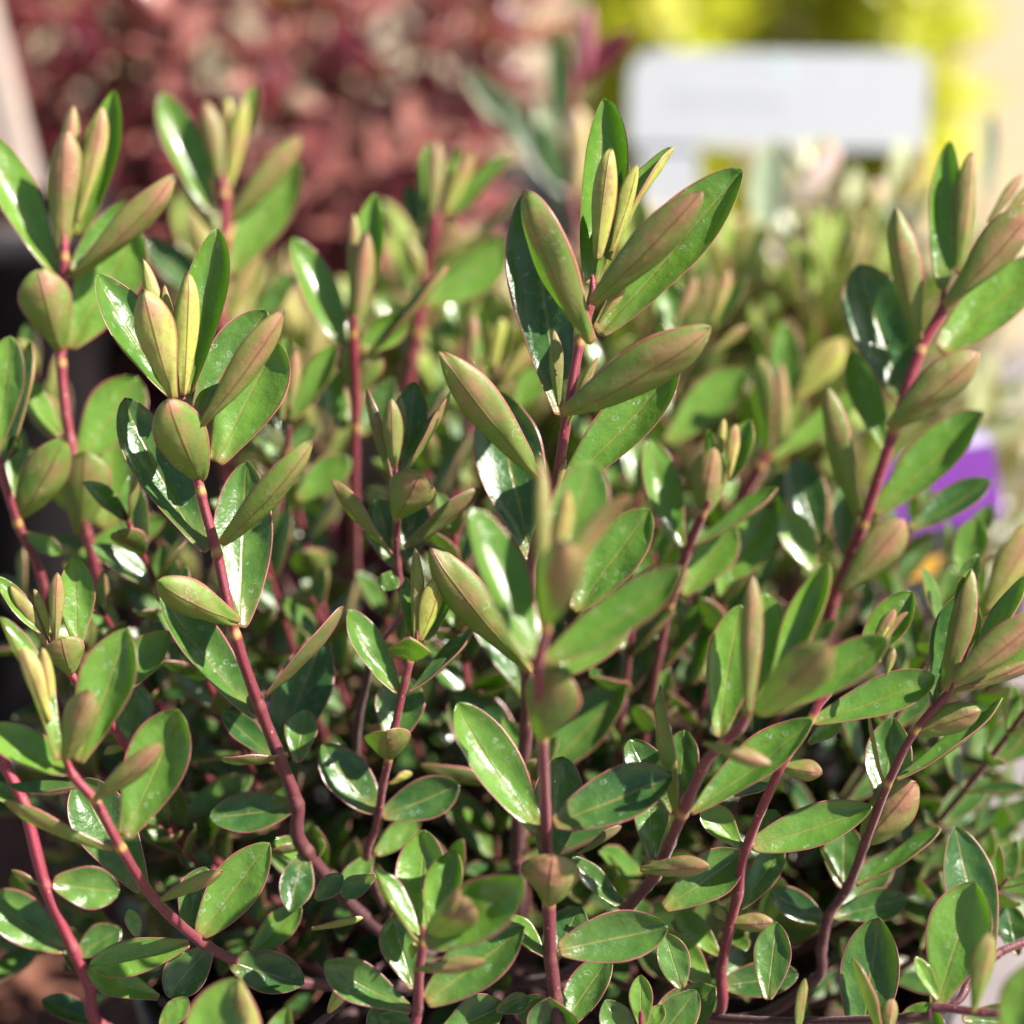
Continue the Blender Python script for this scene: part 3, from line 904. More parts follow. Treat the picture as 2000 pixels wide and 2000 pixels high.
# L: near shoot at the bottom
stem([(7, 480, 1400), (7, 485, 1500), (7, 465, 1650), (7, 460, 1850), (7, 455, 2010)], (0.572, 0.578, 0.59), (9, 13), (0.3, 0.6), [
    U(7, 470, 1480, 495, 888, 300, 0, .25, .45, .04, .3, .6, dd=.008),
    U(7, 465, 1480, 218, 1098, 210, 52, .1, .7, .03, .6, .5),
    U(7, 550, 1420, 665, 1000, 210, -18, .2, 1.1, .05, .6, .6, dd=.004),
    U(7, 500, 1505, 1045, 1150, 340, -14, -.25, .5, .05, .7, .5, dd=-.012),
    D(7, 500, 1470, 742, 1300, 230, -176, -.9, .8, .02, .9, .3, dd=-.010, bl=.55),
    D(7, 640, 1330, 680, 1200, 60, -176, -.5, .8, .02, 1.0, .3, dd=-.024),
    U(7, 435, 1740, 325, 1345, 250, 8, .3, .5, .05, .3, .5, mats=MATURE, dd=.004),
    D(7, 440, 1640, 825, 1598, 110, -150, -.3, .6, .05, .85, .4, dd=-.008, bl=.6),
    U(7, 500, 1815, 1036, 1408, 330, -10, .1, .5, .05, .3, .45, mats=MATURE),
    U(7, 425, 1860, -50, 1600, 240, 12, .05, .5, .05, .3, .5, mats=MATURE),
    D(7, 430, 1580, 430, 1490, 60, 178, .1, .6, .05, .0, 1.0),
    U(7, 440, 1990, 250, 1880, 160, 10, .3, .5, .05, .3, .6, mats=MATURE, dd=.006),
], collars=(1,))

# M: leaning right-hand stem with a near soft tuft
stem([(5, 470, 1990), (8, 400, 330), (8, 300, 430), (8, 205, 540), (8, 90, 805), (8, 20, 960), (7, 1740, 1130), (7, 1590, 1310), (7, 1490, 1500)], (0.560, 0.575, 0.60, 0.63), (12, 15), (0.3, 1.0), [
    D(5, 445, 2080, 462, 1303, 170, 165, .0, .8, .02, .7, .2, dd=-.010),
    U(5, 290, 2180, 400, 1470, 290, 6, .15, .5, .04, .3, .65, dd=.006),
    U(5, 480, 1990, 530, 1405, 210, 12, .15, .8, -.06, .5, .6, dd=.006),
    U(5, 560, 1960, 895, 1238, 210, -26, .05, 1.1, .06, .6, .7),
    D(5, 500, 2060, 880, 1690, 300, -172, -.7, .8, .04, .85, .3, dd=-.010, bl=.55),
    U(5, 600, 2010, 1207, 1665, 290, -30, .0, .5, .06, .7, .5, dd=.002),
    U(8, 130, 790, 800, 300, 300, -32, .1, .6, .05, .5, .3),
    D(8, 60, 800, -60, 110, 190, 125, .0, .6, .04, .5, .2),
    D(8, 200, 415, 572, 535, 110, -165, -.2, .6, .05, .7, .4, dd=-.014),
    U(8, -10, 1310, 416, 1010, 290, -12, .1, .5, .05, .5, .5, mats=MATURE),
    D(7, 1660, 1100, 2030, 1085, 150, -158, -.4, .6, .05, .8, .3, dd=-.012, bl=.6),
    U(7, 1722, 1050, 1700, 640, 210, 10, .25, .5, .05, .3, .6, mats=MATURE),
    U(7, 1570, 1310, 1285, 1040, 150, 30, .15, .5, .05, .5, .4, mats=MATURE),
    U(7, 1840, 800, 1600, 400, 230, 20, .3, .5, .05, .5, .3, mats=MATURE, dd=.006),
    U(7, 1860, 700, 1900, 350, 200, -10, .3, .5, .05, .5, .4, mats=MATURE, dd=.006),
    U(7, 1500, 1500, 1260, 1380, 130, 10, .2, .5, .05, .5, .4, mats=MATURE),
    D(7, 1330, 1010, 1560, 870, 110, -130, .0, .6, .05, .5, .3, mats=MATURE),
], collars=(2, 4))

# N: second leaning stem beside it
stem([(5, 1080, 1740), (8, 860, 160), (8, 775, 300), (8, 615, 560), (8, 435, 985), (8, 390, 1230), (8, 345, 1410), (8, 300, 1640), (8, 270, 1900)], (0.588, 0.592, 0.612, 0.63), (10, 13), (0.1, 0.5), [
    U(5, 1040, 1800, 1330, 1394, 230, -20, .1, 1.0, .05, .7, .5),
    D(5, 1110, 1700, 1242, 1488, 90, -165, -.1, .8, .03, .8, .4, dd=-.003),
    D(5, 1150, 1780, 1312, 1510, 90, -130, .0, .8, -.12, 1.0, .5, dd=-.003),
    D(5, 1160, 1650, 1200, 1570, 40, -170, .0, .8, .0, .2, 1.0, dd=-.004),
    D(5, 1190, 1850, 1230, 1700, 60, -170, .0, .8, .0, 1.0, .2, dd=-.004),
    U(8, 790, 310, 1452, 68, 240, -32, .05, .6, .04, .5, .3),
    U(8, 770, 420, 940, 290, 110, -10, .2, .6, .04, .5, .7, dd=.004),
    D(8, 620, 545, 845, 580, 140, 178, -.3, .7, .05, .7, .3),
    U(8, 460, 975, 1112, 768, 260, -10, .05, .5, .05, .4, .45),
    U(8, 412, 985, 195, 750, 170, 18, .15, .5, .05, .3, .7),
    U(8, 395, 1310, 632, 970, 170, -8, .25, .5, .05, .3, .65, mats=MATURE, dd=.004),
    U(8, 475, 970, 600, 780, 150, -8, .3, .5, .05, .3, .4, mats=MATURE, dd=.004),
    D(8, 340, 1385, 582, 1385, 120, -165, -.3, .6, .06, .8, .4, bl=.6),
    D(8, 345, 1385, 265, 1300, 90, 165, -.3, .6, .06, .6, .4, bl=.6),
    U(8, 232, 1730, -5, 1440, 200, 12, .1, .5, .05, .3, .7),
    U(8, 310, 1720, 715, 1665, 200, -4, .0, .5, .05, .3, .05, mats=MATURE),
    U(8, -110, 2080, 272, 1735, 290, -8, .1, .5, .05, .3, .5, mats=MATURE, dd=-.02),
    U(8, 285, 1560, 50, 1310, 150, 10, .3, .5, .05, .3, .8, dd=.006),
    U(8, 370, 700, 560, 640, 110, -40, .3, .5, .05, .3, .4, mats=MATURE, dd=.006),
    U(8, 280, 1760, 600, 1385, 210, -4, .35, .5, .05, .3, .25, mats=MATURE, dd=.01),
], collars=(2,))

# O: right-hand dark stem with shoot P at its top
stem([(5, 1530, 1850), (5, 1530, 1930), (8, 1340, 360), (8, 1195, 645), (8, 1075, 960), (8, 985, 1190), (8, 880, 1350), (8, 840, 1530), (8, 800, 1700)], (0.590, 0.60, 0.625, 0.64), (9, 13), (0.4, 1.0), [
    U(5, 1450, 2020, 1580, 1410, 260, 14, .15, .5, .04, .4, .15, mats=MATURE),
    D(5, 1500, 1930, 1638, 1275, 190, 140, .0, .8, .03, .6, .4, dd=-.003),
    U(5, 1590, 1700, 1650, 1270, 120, -8, .05, 1.0, .02, .5, .7),
    U(5, 1600, 1850, 1960, 1325, 170, -50, .0, .8, .05, .6, .7),
    D(5, 1560, 1890, 2050, 1510, 250, -158, -.2, .7, .05, .8, .3, dd=-.008),
    U(5, 1600, 1900, 2050, 1640, 170, -35, .0, .6, .05, .6, .6, dd=-.003),
    D(5, 1560, 1930, 2030, 1770, 110, -150, -.1, .6, .05, .9, .4, dd=-.003),
    U(5, 1540, 1800, 1690, 1480, 130, -10, .1, .6, .05, .3, .6, dd=.004),
    D(8, 1335, 365, 1700, 245, 210, -168, -.3, .7, .06, .65, .3),
    U(8, 1240, 615, 1832, 197, 170, -58, .0, .6, .05, .5, .2),
    D(8, 1180, 640, 1085, 250, 70, 100, .0, .6, .03, .2, .7),
    U(8, 1190, 760, 1225, 280, 290, 0, .3, .5, .05, .3, .35, mats=MATURE, dd=.006),
    D(8, 1070, 950, 1350, 630, 290, -172, -.3, .5, .07, .85, .3, bl=.5),
    U(8, 1030, 1185, 1485, 880, 170, -56, .0, .6, .05, .5, .1),
    D(8, 960, 1180, 830, 975, 60, 110, .0, .6, .05, .3, .6),
    U(8, 960, 1200, 960, 850, 250, 0, .3, .5, .05, .3, .2, mats=MATURE, dd=.008),
    U(8, 860, 1380, 560, 1220, 190, 12, .1, .5, .05, .3, .05, mats=MATURE),
    U(8, 900, 1350, 1300, 1250, 180, -12, .1, .5, .05, .3, .05, mats=MATURE),
    U(8, 880, 1400, 1230, 1010, 190, -12, .35, .5, .05, .3, .3, mats=MATURE, dd=.012),
], collars=(2, 3))

# Q: lower right group
stem([(8, 2010, 1440), (8, 1930, 1490), (8, 1780, 1560), (8, 1640, 1700), (8, 1500, 1850)], (0.63, 0.62), (10, 10), (0.7, 0.9), [
    U(8, 1740, 1560, 1560, 868, 320, 12, .25, .5, .04, .3, .1, mats=MATURE, dd=-.008, drop=[(.55, .2, .0007, "small water droplet on the shining leaf at the lower right")]),
    U(8, 1900, 1560, 1840, 1290, 170, 0, .3, .5, .04, .3, .1, mats=MATURE, dd=.006),
], to_base=True)
stem([(8, 2000, 1870), (8, 1930, 1885), (8, 1700, 1870), (8, 1450, 1845), (8, 1320, 1900)], (0.568, 0.585), (9, 11), (0.7, 0.9), [
    U(8, 1460, 1835, 1668, 1165, 350, -4, .1, .45, .04, .3, .5, dd=.004),
    D(8, 1660, 1870, 1752, 1438, 170, -160, -.1, .6, .02, .6, .4, dd=-.02),
    U(8, 1470, 1800, 1345, 1570, 90, 15, .1, .5, .02, .3, .8),
    U(8, 1350, 2130, 1420, 1815, 290, 0, .1, .45, .04, .6, .4),
    U(8, 1900, 2150, 2060, 1560, 380, -10, -.1, .5, .05, .2, .8, dd=-.05),
    U(8, 1600, 1900, 1960, 1920, 200, -5, .0, .5, .05, .2, .3, dd=.004, mats=MATURE),
], to_base=True)
stem([(8, 1130, 1980), (8, 1120, 2050), (8, 1100, 2200)], (0.588, 0.60), (10, 11), (0.5, 0.9), [
    U(8, 1050, 2120, 1150, 1358, 330, -4, .2, .45, .04, .4, .25, mats=MATURE, dd=.006),
    D(8, 1160, 1980, 1003, 1580, 170, 122, -.05, .6, .03, .7, .4, dd=-.006),
    D(8, 1190, 2010, 1225, 1795, 110, -170, -.1, .6, .03, .8, .4, dd=-.006),
    D(8, 710, 1980, 752, 1685, 90, -140, .0, .6, .03, .6, .3, dd=-.004),
    U(8, 550, 1800, 600, 1385, 220, 0, .3, .45, .04, .5, .5, mats=MATURE, dd=.008),
], to_base=True)

# R: right stem, upper part against the light ground
stem([(2, 1500, 1560), (2, 1490, 1680), (2, 1370, 1900), (5, 1225, 545), (5, 1060, 1040), (5, 1010, 1170), (5, 900, 1450), (5, 820, 1700)], (0.648, 0.652, 0.67), (12, 15), (0.0, 0.3), [
    U(2, 1490, 1560, 1532, 768, 185, 4, .1, .8, .03, .3, .45),
    D(2, 1580, 1480, 1652, 818, 160, -165, -.05, .8, .03, .8, .4),
    D(2, 1505, 1650, 2010, 1110, 290, -160, -.25, .7, .06, .85, .2, dd=-.005),
    U(2, 1480, 1890, 2060, 1390, 320, -14, .1, .5, .05, .4, .75),
    D(2, 1375, 1890, 1222, 1118, 220, 148, -.05, .8, .05, .6, .15),
    U(2, 1290, 2180, 1040, 1435, 420, 12, .25, .5, .04, .3, .05, mats=MATURE, dd=.004, drop=[(.45, .2, .0011, "bright water droplet on the broad dark leaf at the right")]),
    D(2, 1740, 1200, 1930, 940, 80, -150, .0, .8, .04, .9, .5, dd=.004),
    D(2, 1800, 1200, 2000, 980, 80, -150, .0, .8, .04, 1.0, .5, dd=.004),
    D(5, 1205, 510, 1698, 110, 280, -160, -.25, .6, .07, .85, .05, dd=-.006, bl=.6),
    D(5, 1030, 985, 850, 278, 210, 142, -.05, .7, .05, .5, .25),
    U(5, 1110, 980, 1712, 425, 300, -26, .05, .55, .05, .5, .5),
    U(5, 1190, 640, 1000, 100, 200, 10, .3, .55, .05, .5, .5, dd=.006),
    U(5, 1310, 1060, 1755, 795, 220, -40, .1, .55, .05, .8, .05, mats=MATURE, dd=.004),
    D(5, 945, 1400, 1290, 1010, 250, -168, -.2, .5, .05, .95, .4, dd=-.012, bl=.6),
    U(5, 830, 1150, 700, 680, 260, 4, .3, .55, .05, .3, .1, mats=MATURE, dd=.006),
    U(5, 800, 1280, 640, 950, 210, 12, .1, .45, .04, .2, .9, dd=-.004, drop=[(.55, .25, .0009, "upper of two water droplets on the yellow-green leaf right of centre"), (.25, .3, .0009, "lower of two water droplets on the yellow-green leaf right of centre")]),
    U(5, 960, 1200, 960, 800, 150, 4, .3, .55, .05, .3, .3, mats=MATURE, dd=.006),
    U(5, 1600, 1350, 1680, 1000, 190, -4, .1, .55, .05, .3, .6, dd=.002),
    D(5, 1720, 1500, 2010, 1010, 220, -160, -.1, .55, .05, .7, .7, dd=-.01),
], collars=(2, 3, 4))

# S: soft shoot between A and R
stem([(5, 240, 900), (5, 200, 980), (5, 110, 1200), (5, 20, 1480), (5, -30, 1700), (8, -80, 200)], (0.645, 0.665), (10, 11), (0.3, 0.7), [
    D(5, 205, 985, 262, 618, 250, 174, -.2, .8, .04, .85, .1),
    U(5, 340, 800, 462, 468, 170, -26, .1, 1.0, .06, .6, .6, dd=.004),
    D(5, 340, 780, 385, 490, 90, -170, .0, .8, .04, .8, .9),
    D(5, 280, 700, 315, 460, 60, 170, .0, .8, .04, .2, 1.0, dd=.004),
    U(5, 250, 800, 230, 520, 80, 10, .1, .8, .04, .2, .9, dd=.006),
    U(5, 140, 1150, 608, 845, 190, -66, .0, .6, .05, .8, .4),
    U(5, 260, 1450, 600, 870, 290, -8, .1, .5, .04, .3, .75, dd=.014),
    U(5, 90, 1420, 372, 1040, 230, -8, .1, .5, .04, .5, .65),
    U(4, 1880, 1180, 1706, 578, 220, 22, .15, .5, .04, .4, .55),
    D(5, 20, 1480, 120, 1260, 130, -160, -.2, .5, .04, .6, .1),
    U(5, -10, 1820, 270, 1350, 150, -50, .1, .5, .04, .8, .3),
    U(5, 150, 1900, 260, 1500, 140, -40, .1, .5, .04, .5, .3),
    U(5, -20, 1700, -150, 1300, 160, 20, .2, .5, .04, .3, .4, mats=MATURE),
], collars=(1, 3))
stem([(5, 560, 640), (5, 510, 720), (5, 400, 920), (5, 300, 1150)], (0.69, 0.70), (14, 15), (0.0, 0.1), [
    D(5, 560, 660, 490, 130, 190, 140, -.1, .6, .04, .4, .4),
    D(5, 640, 640, 620, 160, 120, -150, .0, .7, .04, .9, .3, dd=.01),
    U(5, 560, 690, 1090, 300, 150, -20, .1, .6, .04, .4, .8),
    U(5, 0, 600, 432, 200, 250, -12, .1, .6, .04, .4, .75, dd=.002),
    D(5, 700, 360, 960, 30, 230, -170, -.1, .6, .04, .4, .95, dd=.02),
    U(5, 660, 400, 640, -60, 170, 0, .1, .6, .04, .3, .4, dd=.02, drop=[(.7, .0, .0012, "large round water droplet on a blurred leaf right of the tall shoot")]),
    D(2, 40, 1780, 160, 1480, 110, 170, .0, .6, .04, .9, .4, dd=.0),
    D(2, 250, 1750, 340, 1450, 90, -170, .0, .6, .04, .9, .8, dd=.0),
    U(2, 270, 1780, 440, 1490, 120, -40, .0, .6, .04, .5, .7, dd=.003),
    D(2, 250, 1900, 450, 1760, 100, -150, .0, .6, .04, .8, .6, dd=.003),
    U(2, 60, 1800, -20, 1500, 180, 12, .1, .6, .04, .3, .5, dd=.006),
], collars=(1,))

# V, W, X, Y: soft shoots behind, upper left
stem([(1, 120, 1700), (1, 110, 1810), (4, 125, 310), (4, 120, 520), (4, 115, 900), (4, 120, 1300), (4, 110, 1700)], (0.665, 0.68, 0.71), (10, 12), (0.0, 0.6), [
    U(1, 160, 1600, 232, 1048, 190, 2, .1, 1.1, .03, .6, .6, dd=.004),
    D(1, 120, 1800, 178, 1240, 170, 174, -.1, .9, .03, .9, .2),
    D(1, 100, 1600, 110, 1150, 90, 160, .0, .9, .03, .6, .6, dd=.003),
    U(0, 1870, 1880, 1568, 1288, 240, 30, .1, .6, .05, .5, .55),
    U(1, 200, 1900, 632, 1430, 190, -78, -.1, .6, .05, .8, .5),
    U(1, 150, 1900, 390, 1700, 200, -8, .1, .6, .05, .3, .7),
    D(1, 110, 2110, 180, 1860, 300, 174, -.4, .5, .05, .6, .2, bl=.55),
    U(4, 60, 520, -70, 130, 160, 20, .1, .6, .05, .5, .3),
    U(4, 150, 560, 330, 250, 170, -20, .2, .6, .05, .3, .3, mats=MATURE),
], collars=(1, 3))
stem([(1, 560, 1150), (1, 520, 1400), (1, 470, 1580), (1, 455, 1800), (1, 430, 1930), (4, 400, 400), (4, 420, 800)], (0.71, 0.73), (13, 14), (0.0, 0.3), [
    U(1, 500, 1650, 942, 1300, 330, -14, .1, .5, .05, .3, .7),
    U(1, 500, 1230, 508, 775, 130, 20, .1, .7, .03, .3, .4, dd=.004),
    D(1, 530, 1220, 560, 745, 130, 165, .0, .8, .02, .7, .4),
    D(1, 600, 1170, 752, 808, 120, -165, .0, .8, .02, .8, .8),
    U(1, 640, 1170, 972, 838, 170, -48, .0, .7, .02, .7, .7),
    D(1, 500, 1480, 640, 1190, 260, -172, -.4, .5, .05, .9, .0),
    U(1, 470, 1250, 400, 1000, 120, 20, .2, .6, .03, .3, .0, mats=MATURE, dd=.006),
    U(1, 480, 1560, 1020, 1030, 160, -80, .0, .6, .06, .8, .4, dd=.004),
    U(1, 620, 1170, 690, 800, 90, -10, .1, .8, .02, .3, .9, dd=.004),
    U(1, 400, 1900, 250, 1560, 150, 10, .2, .6, .05, .3, .6, dd=.004),
    D(1, 490, 1500, 400, 1280, 110, 165, .0, .6, .05, .3, .7, dd=-.004),
    U(1, 540, 1930, 640, 1720, 160, -5, .2, .6, .05, .3, .5, dd=.004),
], collars=(2, 3))
stem([(0, 1200, 940), (0, 1210, 1060), (0, 1215, 1290), (0, 1180, 1600), (0, 1185, 1750), (3, 1190, 300), (3, 1240, 800)], (0.70, 0.705, 0.73), (12, 14), (0.0, 0.3), [
    U(0, 1140, 1150, 868, 508, 230, 26, .1, .6, .04, .5, .5),
    D(0, 1190, 1030, 1098, 538, 150, 162, .0, .8, .02, .85, .4),
    D(0, 1225, 1030, 1335, 520, 130, -168, .0, .8, .02, .5, .9),
    U(0, 1230, 950, 1378, 460, 120, -10, .1, .8, .02, .3, .8, dd=.004),
    D(0, 1200, 900, 1235, 520, 80, 175, .0, .8, .02, .4, 1.0, dd=.003),
    D(0, 1230, 1210, 1632, 735, 190, -158, -.1, .6, .04, .85, .45),
    U(0, 1230, 1490, 1605, 870, 280, -10, .1, .5, .05, .6, .75),
    D(0, 1170, 1280, 960, 900, 120, 150, .1, .6, .05, .8, .5, dd=.003),
    U(0, 1190, 1640, 760, 1290, 190, 14, .1, .5, .05, .3, .1, mats=MATURE),
    D(0, 1230, 1720, 1400, 1330, 150, -165, .0, .6, .05, .8, .6, dd=.004),
    U(0, 1380, 1700, 1560, 1560, 130, -20, .1, .6, .05, .8, .1, dd=.004),
    U(0, 1400, 1650, 1600, 1480, 130, -10, .1, .6, .05, .3, .4, dd=.006, mats=MATURE),
], collars=(1, 2))
stem([(4, 780, 180), (4, 790, 250), (4, 760, 400), (4, 700, 600), (4, 660, 900)], (0.69, 0.71), (9, 11), (0.0, 0.3), [
    D(1, 740, 1960, 760, 1700, 90, 165, .0, .8, .02, .8, .4),
    U(1, 800, 1960, 800, 1660, 90, 0, .1, .9, .02, .6, .6),
    D(1, 870, 1980, 910, 1710, 110, -175, .0, .8, .02, .1, 1.0),
    U(1, 900, 1980, 960, 1740, 100, -30, .1, .8, .02, .1, 1.0),
    D(4, 880, 330, 905, 150, 110, 175, .0, .8, .02, .7, .1),
    U(4, 990, 420, 1150, 180, 170, -15, .1, .6, .02, .7, .7),
    D(4, 920, 260, 1130, 30, 120, -160, .0, .6, .02, .9, .7),
    U(4, 780, 430, 640, 200, 140, 20, .1, .6, .02, .3, .2),
    U(4, 740, 800, 560, 540, 170, 20, .1, .6, .02, .3, .7),
    U(4, 740, 730, 650, 420, 130, 10, .1, .6, .02, .3, .2, mats=MATURE),
], collars=(1,))
stem([(3, 1560, 500), (3, 1540, 650), (3, 1500, 900), (3, 1490, 1200), (3, 1480, 1500)], (0.665, 0.69), (9, 11), (0.4, 0.7), [
    D(3, 1560, 420, 1600, 90, 110, 175, .0, .8, .02, .9, .3),
    U(3, 1570, 480, 1815, 60, 160, -28, .05, .8, .05, .6, .6),
    D(3, 1520, 470, 1490, 150, 110, 160, .0, .8, .02, .4, .1),
    U(3, 1530, 400, 1540, 20, 100, 0, .1, .9, .02, .6, .5, dd=.004),
    U(3, 1540, 560, 1420, 220, 150, 14, .1, .5, .02, .3, .1, mats=MATURE),
    U(3, 1600, 900, 1890, 680, 220, -14, .1, .5, .05, .6, .5),
    U(3, 1560, 640, 1700, 500, 120, -14, .1, .5, .05, .3, .3, mats=MATURE),
    U(3, 1480, 960, 1330, 700, 150, 14, .1, .5, .05, .3, .1, mats=MATURE),
], collars=(1,))

# near soft leaf pair at the bottom edge and small low leaves
stem([(6, 1250, 2010), (6, 1270, 2120)], (0.535, 0.55), (10, 10), (0.3, 0.5), [
    U(6, 1030, 2250, 1290, 1690, 350, -18, .1, .5, .05, .3, .75),
    D(6, 1400, 2250, 1270, 1690, 170, 150, .0, .6, .02, .6, .6),
    U(6, 1420, 2200, 1560, 1840, 160, -5, .1, .5, .05, .3, .6, dd=.02),
], to_base=True)
stem([(7, 1660, 1860), (7, 1660, 1990)], (0.592, 0.60), (8, 8), (0.3, 0.5), [
    U(7, 1670, 1960, 1660, 1665, 140, 0, .1, .5, .03, .4, .65),
    U(7, 1700, 1960, 1780, 1830, 110, -20, .1, .6, .03, .6, .7),
    D(7, 1650, 1990, 1640, 1870, 70, 175, .0, .6, .03, .9, .4),
    U(7, 1600, 2060, 1470, 1800, 200, 8, .1, .5, .03, .3, .5, mats=MATURE),
    U(7, 1700, 2100, 1960, 1750, 240, -6, .1, .5, .03, .3, .4, mats=MATURE),
    U(7, 1880, 1740, 1790, 1440, 200, 10, .1, .5, .03, .3, .6, mats=MATURE, dd=.01),
], to_base=True)
stem([(7, 760, 2000), (7, 770, 2100)], (0.60, 0.61), (8, 8), (0.3, 0.5), [
    U(7, 560, 2000, 930, 1830, 230, -6, .1, .5, .03, .3, .5, mats=MATURE),
    U(7, 880, 1860, 1060, 1790, 130, 0, .2, .5, .03, .3, .5, mats=MATURE),
    U(7, 200, 1990, 300, 1800, 150, 0, .2, .5, .03, .3, .5, mats=MATURE),
    U(6, 1700, 1260, 1850, 1130, 120, 0, .1, .5, .03, .3, .3, mats=MATURE, dd=.01),
    U(7, 230, 1130, 45, 1240, 130, 0, .0, .5, .03, .5, .5, mats=MATURE, dd=.01),
    D(6, 1770, 1870, 1860, 1720, 110, 160, -.3, .6, .03, .1, 1.0),
    U(6, 870, 1950, 1010, 1790, 130, -6, .1, .5, .03, .3, .6, dd=-.01),
    D(6, 1680, 1420, 1960, 1370, 90, -120, .0, .6, .03, .3, .7),
    U(6, 740, 1460, 700, 1310, 90, 0, .1, .5, .03, .3, .6),
], to_base=True)


# ------------------------------------------------------------------ grown stems (decussate leaf pairs), for the depth of the shrub
def grown(base, top, nodes, ll, owner, mats, stuff=None, budget=None, tint=(.2, .6), br=(.2, .6), lean=Vector((0, 0, 0)), r=0.0011, wr=.40, el0=28, el1=75, lod=0, old=(0.9, 0.2), start=0.25, name="leaf"):
    mid = base.lerp(top, 0.5) + lean
    pts = [base, base.lerp(mid, .5) + lean * .2, mid, mid.lerp(top, .55) + lean * .1, top]
    n = 5
    me = stem_mesh(pts, [r * (1.25 - .5 * i / (n - 1)) for i in range(n)], [old[0] + (old[1] - old[0]) * i / (n - 1) for i in range(n)], set(), base, sides=6, sub=4, ridge=0)
    st = link("stem", me, [STEM], base, owner)
    crv = catmull(pts, 8)
    az0 = random.uniform(0, 6.28)
    for k in range(nodes):
        f = start + (1 - start) * (k + .6) / nodes
        q = f * (len(crv) - 1)
        i = min(len(crv) - 2, int(q))
        p = crv[i][0].lerp(crv[i + 1][0], q - i)
        tan = (crv[i + 1][0] - crv[i][0]).normalized()
        x = tan.orthogonal().normalized()
        el = rad(el1 + (el0 - el1) * f ** 1.5)
        size = ll * (1.0 if f < .8 else (1 - (f - .8) * 2.0)) * random.uniform(.85, 1.12)
        for sgn in (0, math.pi):
            az = az0 + k * math.pi / 2 + sgn + random.uniform(-.25, .25)
            radial = Matrix.Rotation(az, 3, tan) @ x
            e = el + random.uniform(-.12, .12)
            a = tan * math.cos(e) + radial * math.sin(e)
            nn = tan - a * tan.dot(a)
            if nn.length < .05:
                nn = -radial
            young = max(0, f - .6) * 1.5
            tt, bb = random.uniform(*tint) , min(1, random.uniform(*br) + young)
            nu, nv = ((10, 6), (6, 4), (5, 2))[lod]
            if budget is not None and budget[0] > 0:
                budget[0] -= 1
                G = Geo()
                leaf_geo(G, p, a, nn, size, size * wr, random.uniform(.4, .8), random.uniform(.0, .08), tt, bb, nu, nv)
                link(name, G.mesh(name), mats, p, st)
            elif stuff is not None:
                leaf_geo(stuff, p, a, nn, size, size * wr, random.uniform(.4, .8), random.uniform(.0, .08), tt, bb, nu, nv, origin=WLOC[owner.name])
    return st


def finish_stuff(G, owner, mats):
    if not G.v:
        return
    o = link("leaf", G.mesh("leaf"), mats, WLOC[owner.name], owner)
    o["kind"] = "stuff"


rs = random.Random(11)
budget = [max(0, 298 - LEAF_COUNT[0])]
SG = Geo()
grown_list = []
for i in range(64):
    px = rs.uniform(-60, 2060)
    py = rs.uniform(960, 1850)
    d = rs.uniform(.635, .75)
    grown_list.append((px, py, d, rs.uniform(.020, .026)))
for (px, py, d) in [(560, 900, .70), (1250, 930, .70), (1180, 700, .72), (1280, 1080, .67), (1500, 1000, .68), (1450, 900, .73), (900, 640, .74), (600, 760, .74), (60, 700, .70),
                    (1350, 560, .76), (1500, 700, .77), (1900, 1050, .70), (1850, 1180, .69), (1960, 1300, .68), (1240, 1180, .66), (300, 1150, .70), (620, 1150, .70), (820, 820, .70), (480, 1150, .68),
                    (1120, 1180, .68), (750, 1180, .69), (160, 1250, .68), (1600, 1180, .70), (1700, 1000, .74), (1320, 720, .73), (1180, 520, .78), (1420, 1150, .67), (30, 1150, .68), (1930, 1150, .70), (1990, 1420, .69), (1900, 1520, .70), (1960, 1600, .68), (1800, 1350, .71), (1720, 1480, .70), (2020, 1250, .72), (1860, 1700, .68)]:
    grown_list.append((px, py, d, .025))
grown_list.sort(key=lambda q: q[2])
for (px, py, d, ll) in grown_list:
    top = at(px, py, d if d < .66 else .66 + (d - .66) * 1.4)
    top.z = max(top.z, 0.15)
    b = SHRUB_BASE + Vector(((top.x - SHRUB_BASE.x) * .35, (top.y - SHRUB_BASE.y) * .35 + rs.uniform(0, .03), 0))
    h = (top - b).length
    grown(b, top, max(4, int(h / .017)), ll, hebe, MATURE if py > 1000 else HEBE, SG, budget, tint=(.2, .6), br=(-.15, .35) if py > 950 else (.1, .6),  # low br on lower shoots: older leaves, with interior shade painted in
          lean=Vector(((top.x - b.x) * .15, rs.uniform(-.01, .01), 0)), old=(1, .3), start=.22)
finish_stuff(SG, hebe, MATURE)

# a second hebe in its own pot behind: soft shoots filling the middle distance
HB = Vector((0.035, 0.315, 0.112))
pot(HB.x, HB.y, 0.115, 0.135, "black pot in the middle distance holding the blurred second hebe")
hebe2 = root("hebe_shrub", HB, "second hebe right behind the front one, blurred pale green and bronze shoots across the middle", "shrub")
SG2 = Geo()
bud2 = [295]
tips = []
for i in range(92):
    px = rs.uniform(330, 1990)
    py = rs.uniform(480, 900) if px > 1150 else rs.uniform(480, 900)
    if (px < 790 and py > 640) or (px > 1690 and py > 620):
        continue
    tips.append((px, py, rs.uniform(.80, .98)))
tips.sort(key=lambda q: q[2])
for (px, py, d) in tips:
    top = at(px, py, d)
    b = HB + Vector(((top.x - HB.x) * .45, (top.y - HB.y) * .45, 0))
    h = (top - b).length
    grown(b, top, max(5, int(h / .019)), rs.uniform(.034, .044), hebe2, PALE, SG2, bud2, tint=(-.2, .9), br=(.35, 1.1),
          lean=Vector(((top.x - b.x) * .15, 0, 0)), el0=18, el1=62, wr=.34, lod=1, r=.0015, old=(.6, 0), start=.35)
finish_stuff(SG2, hebe2, PALE)

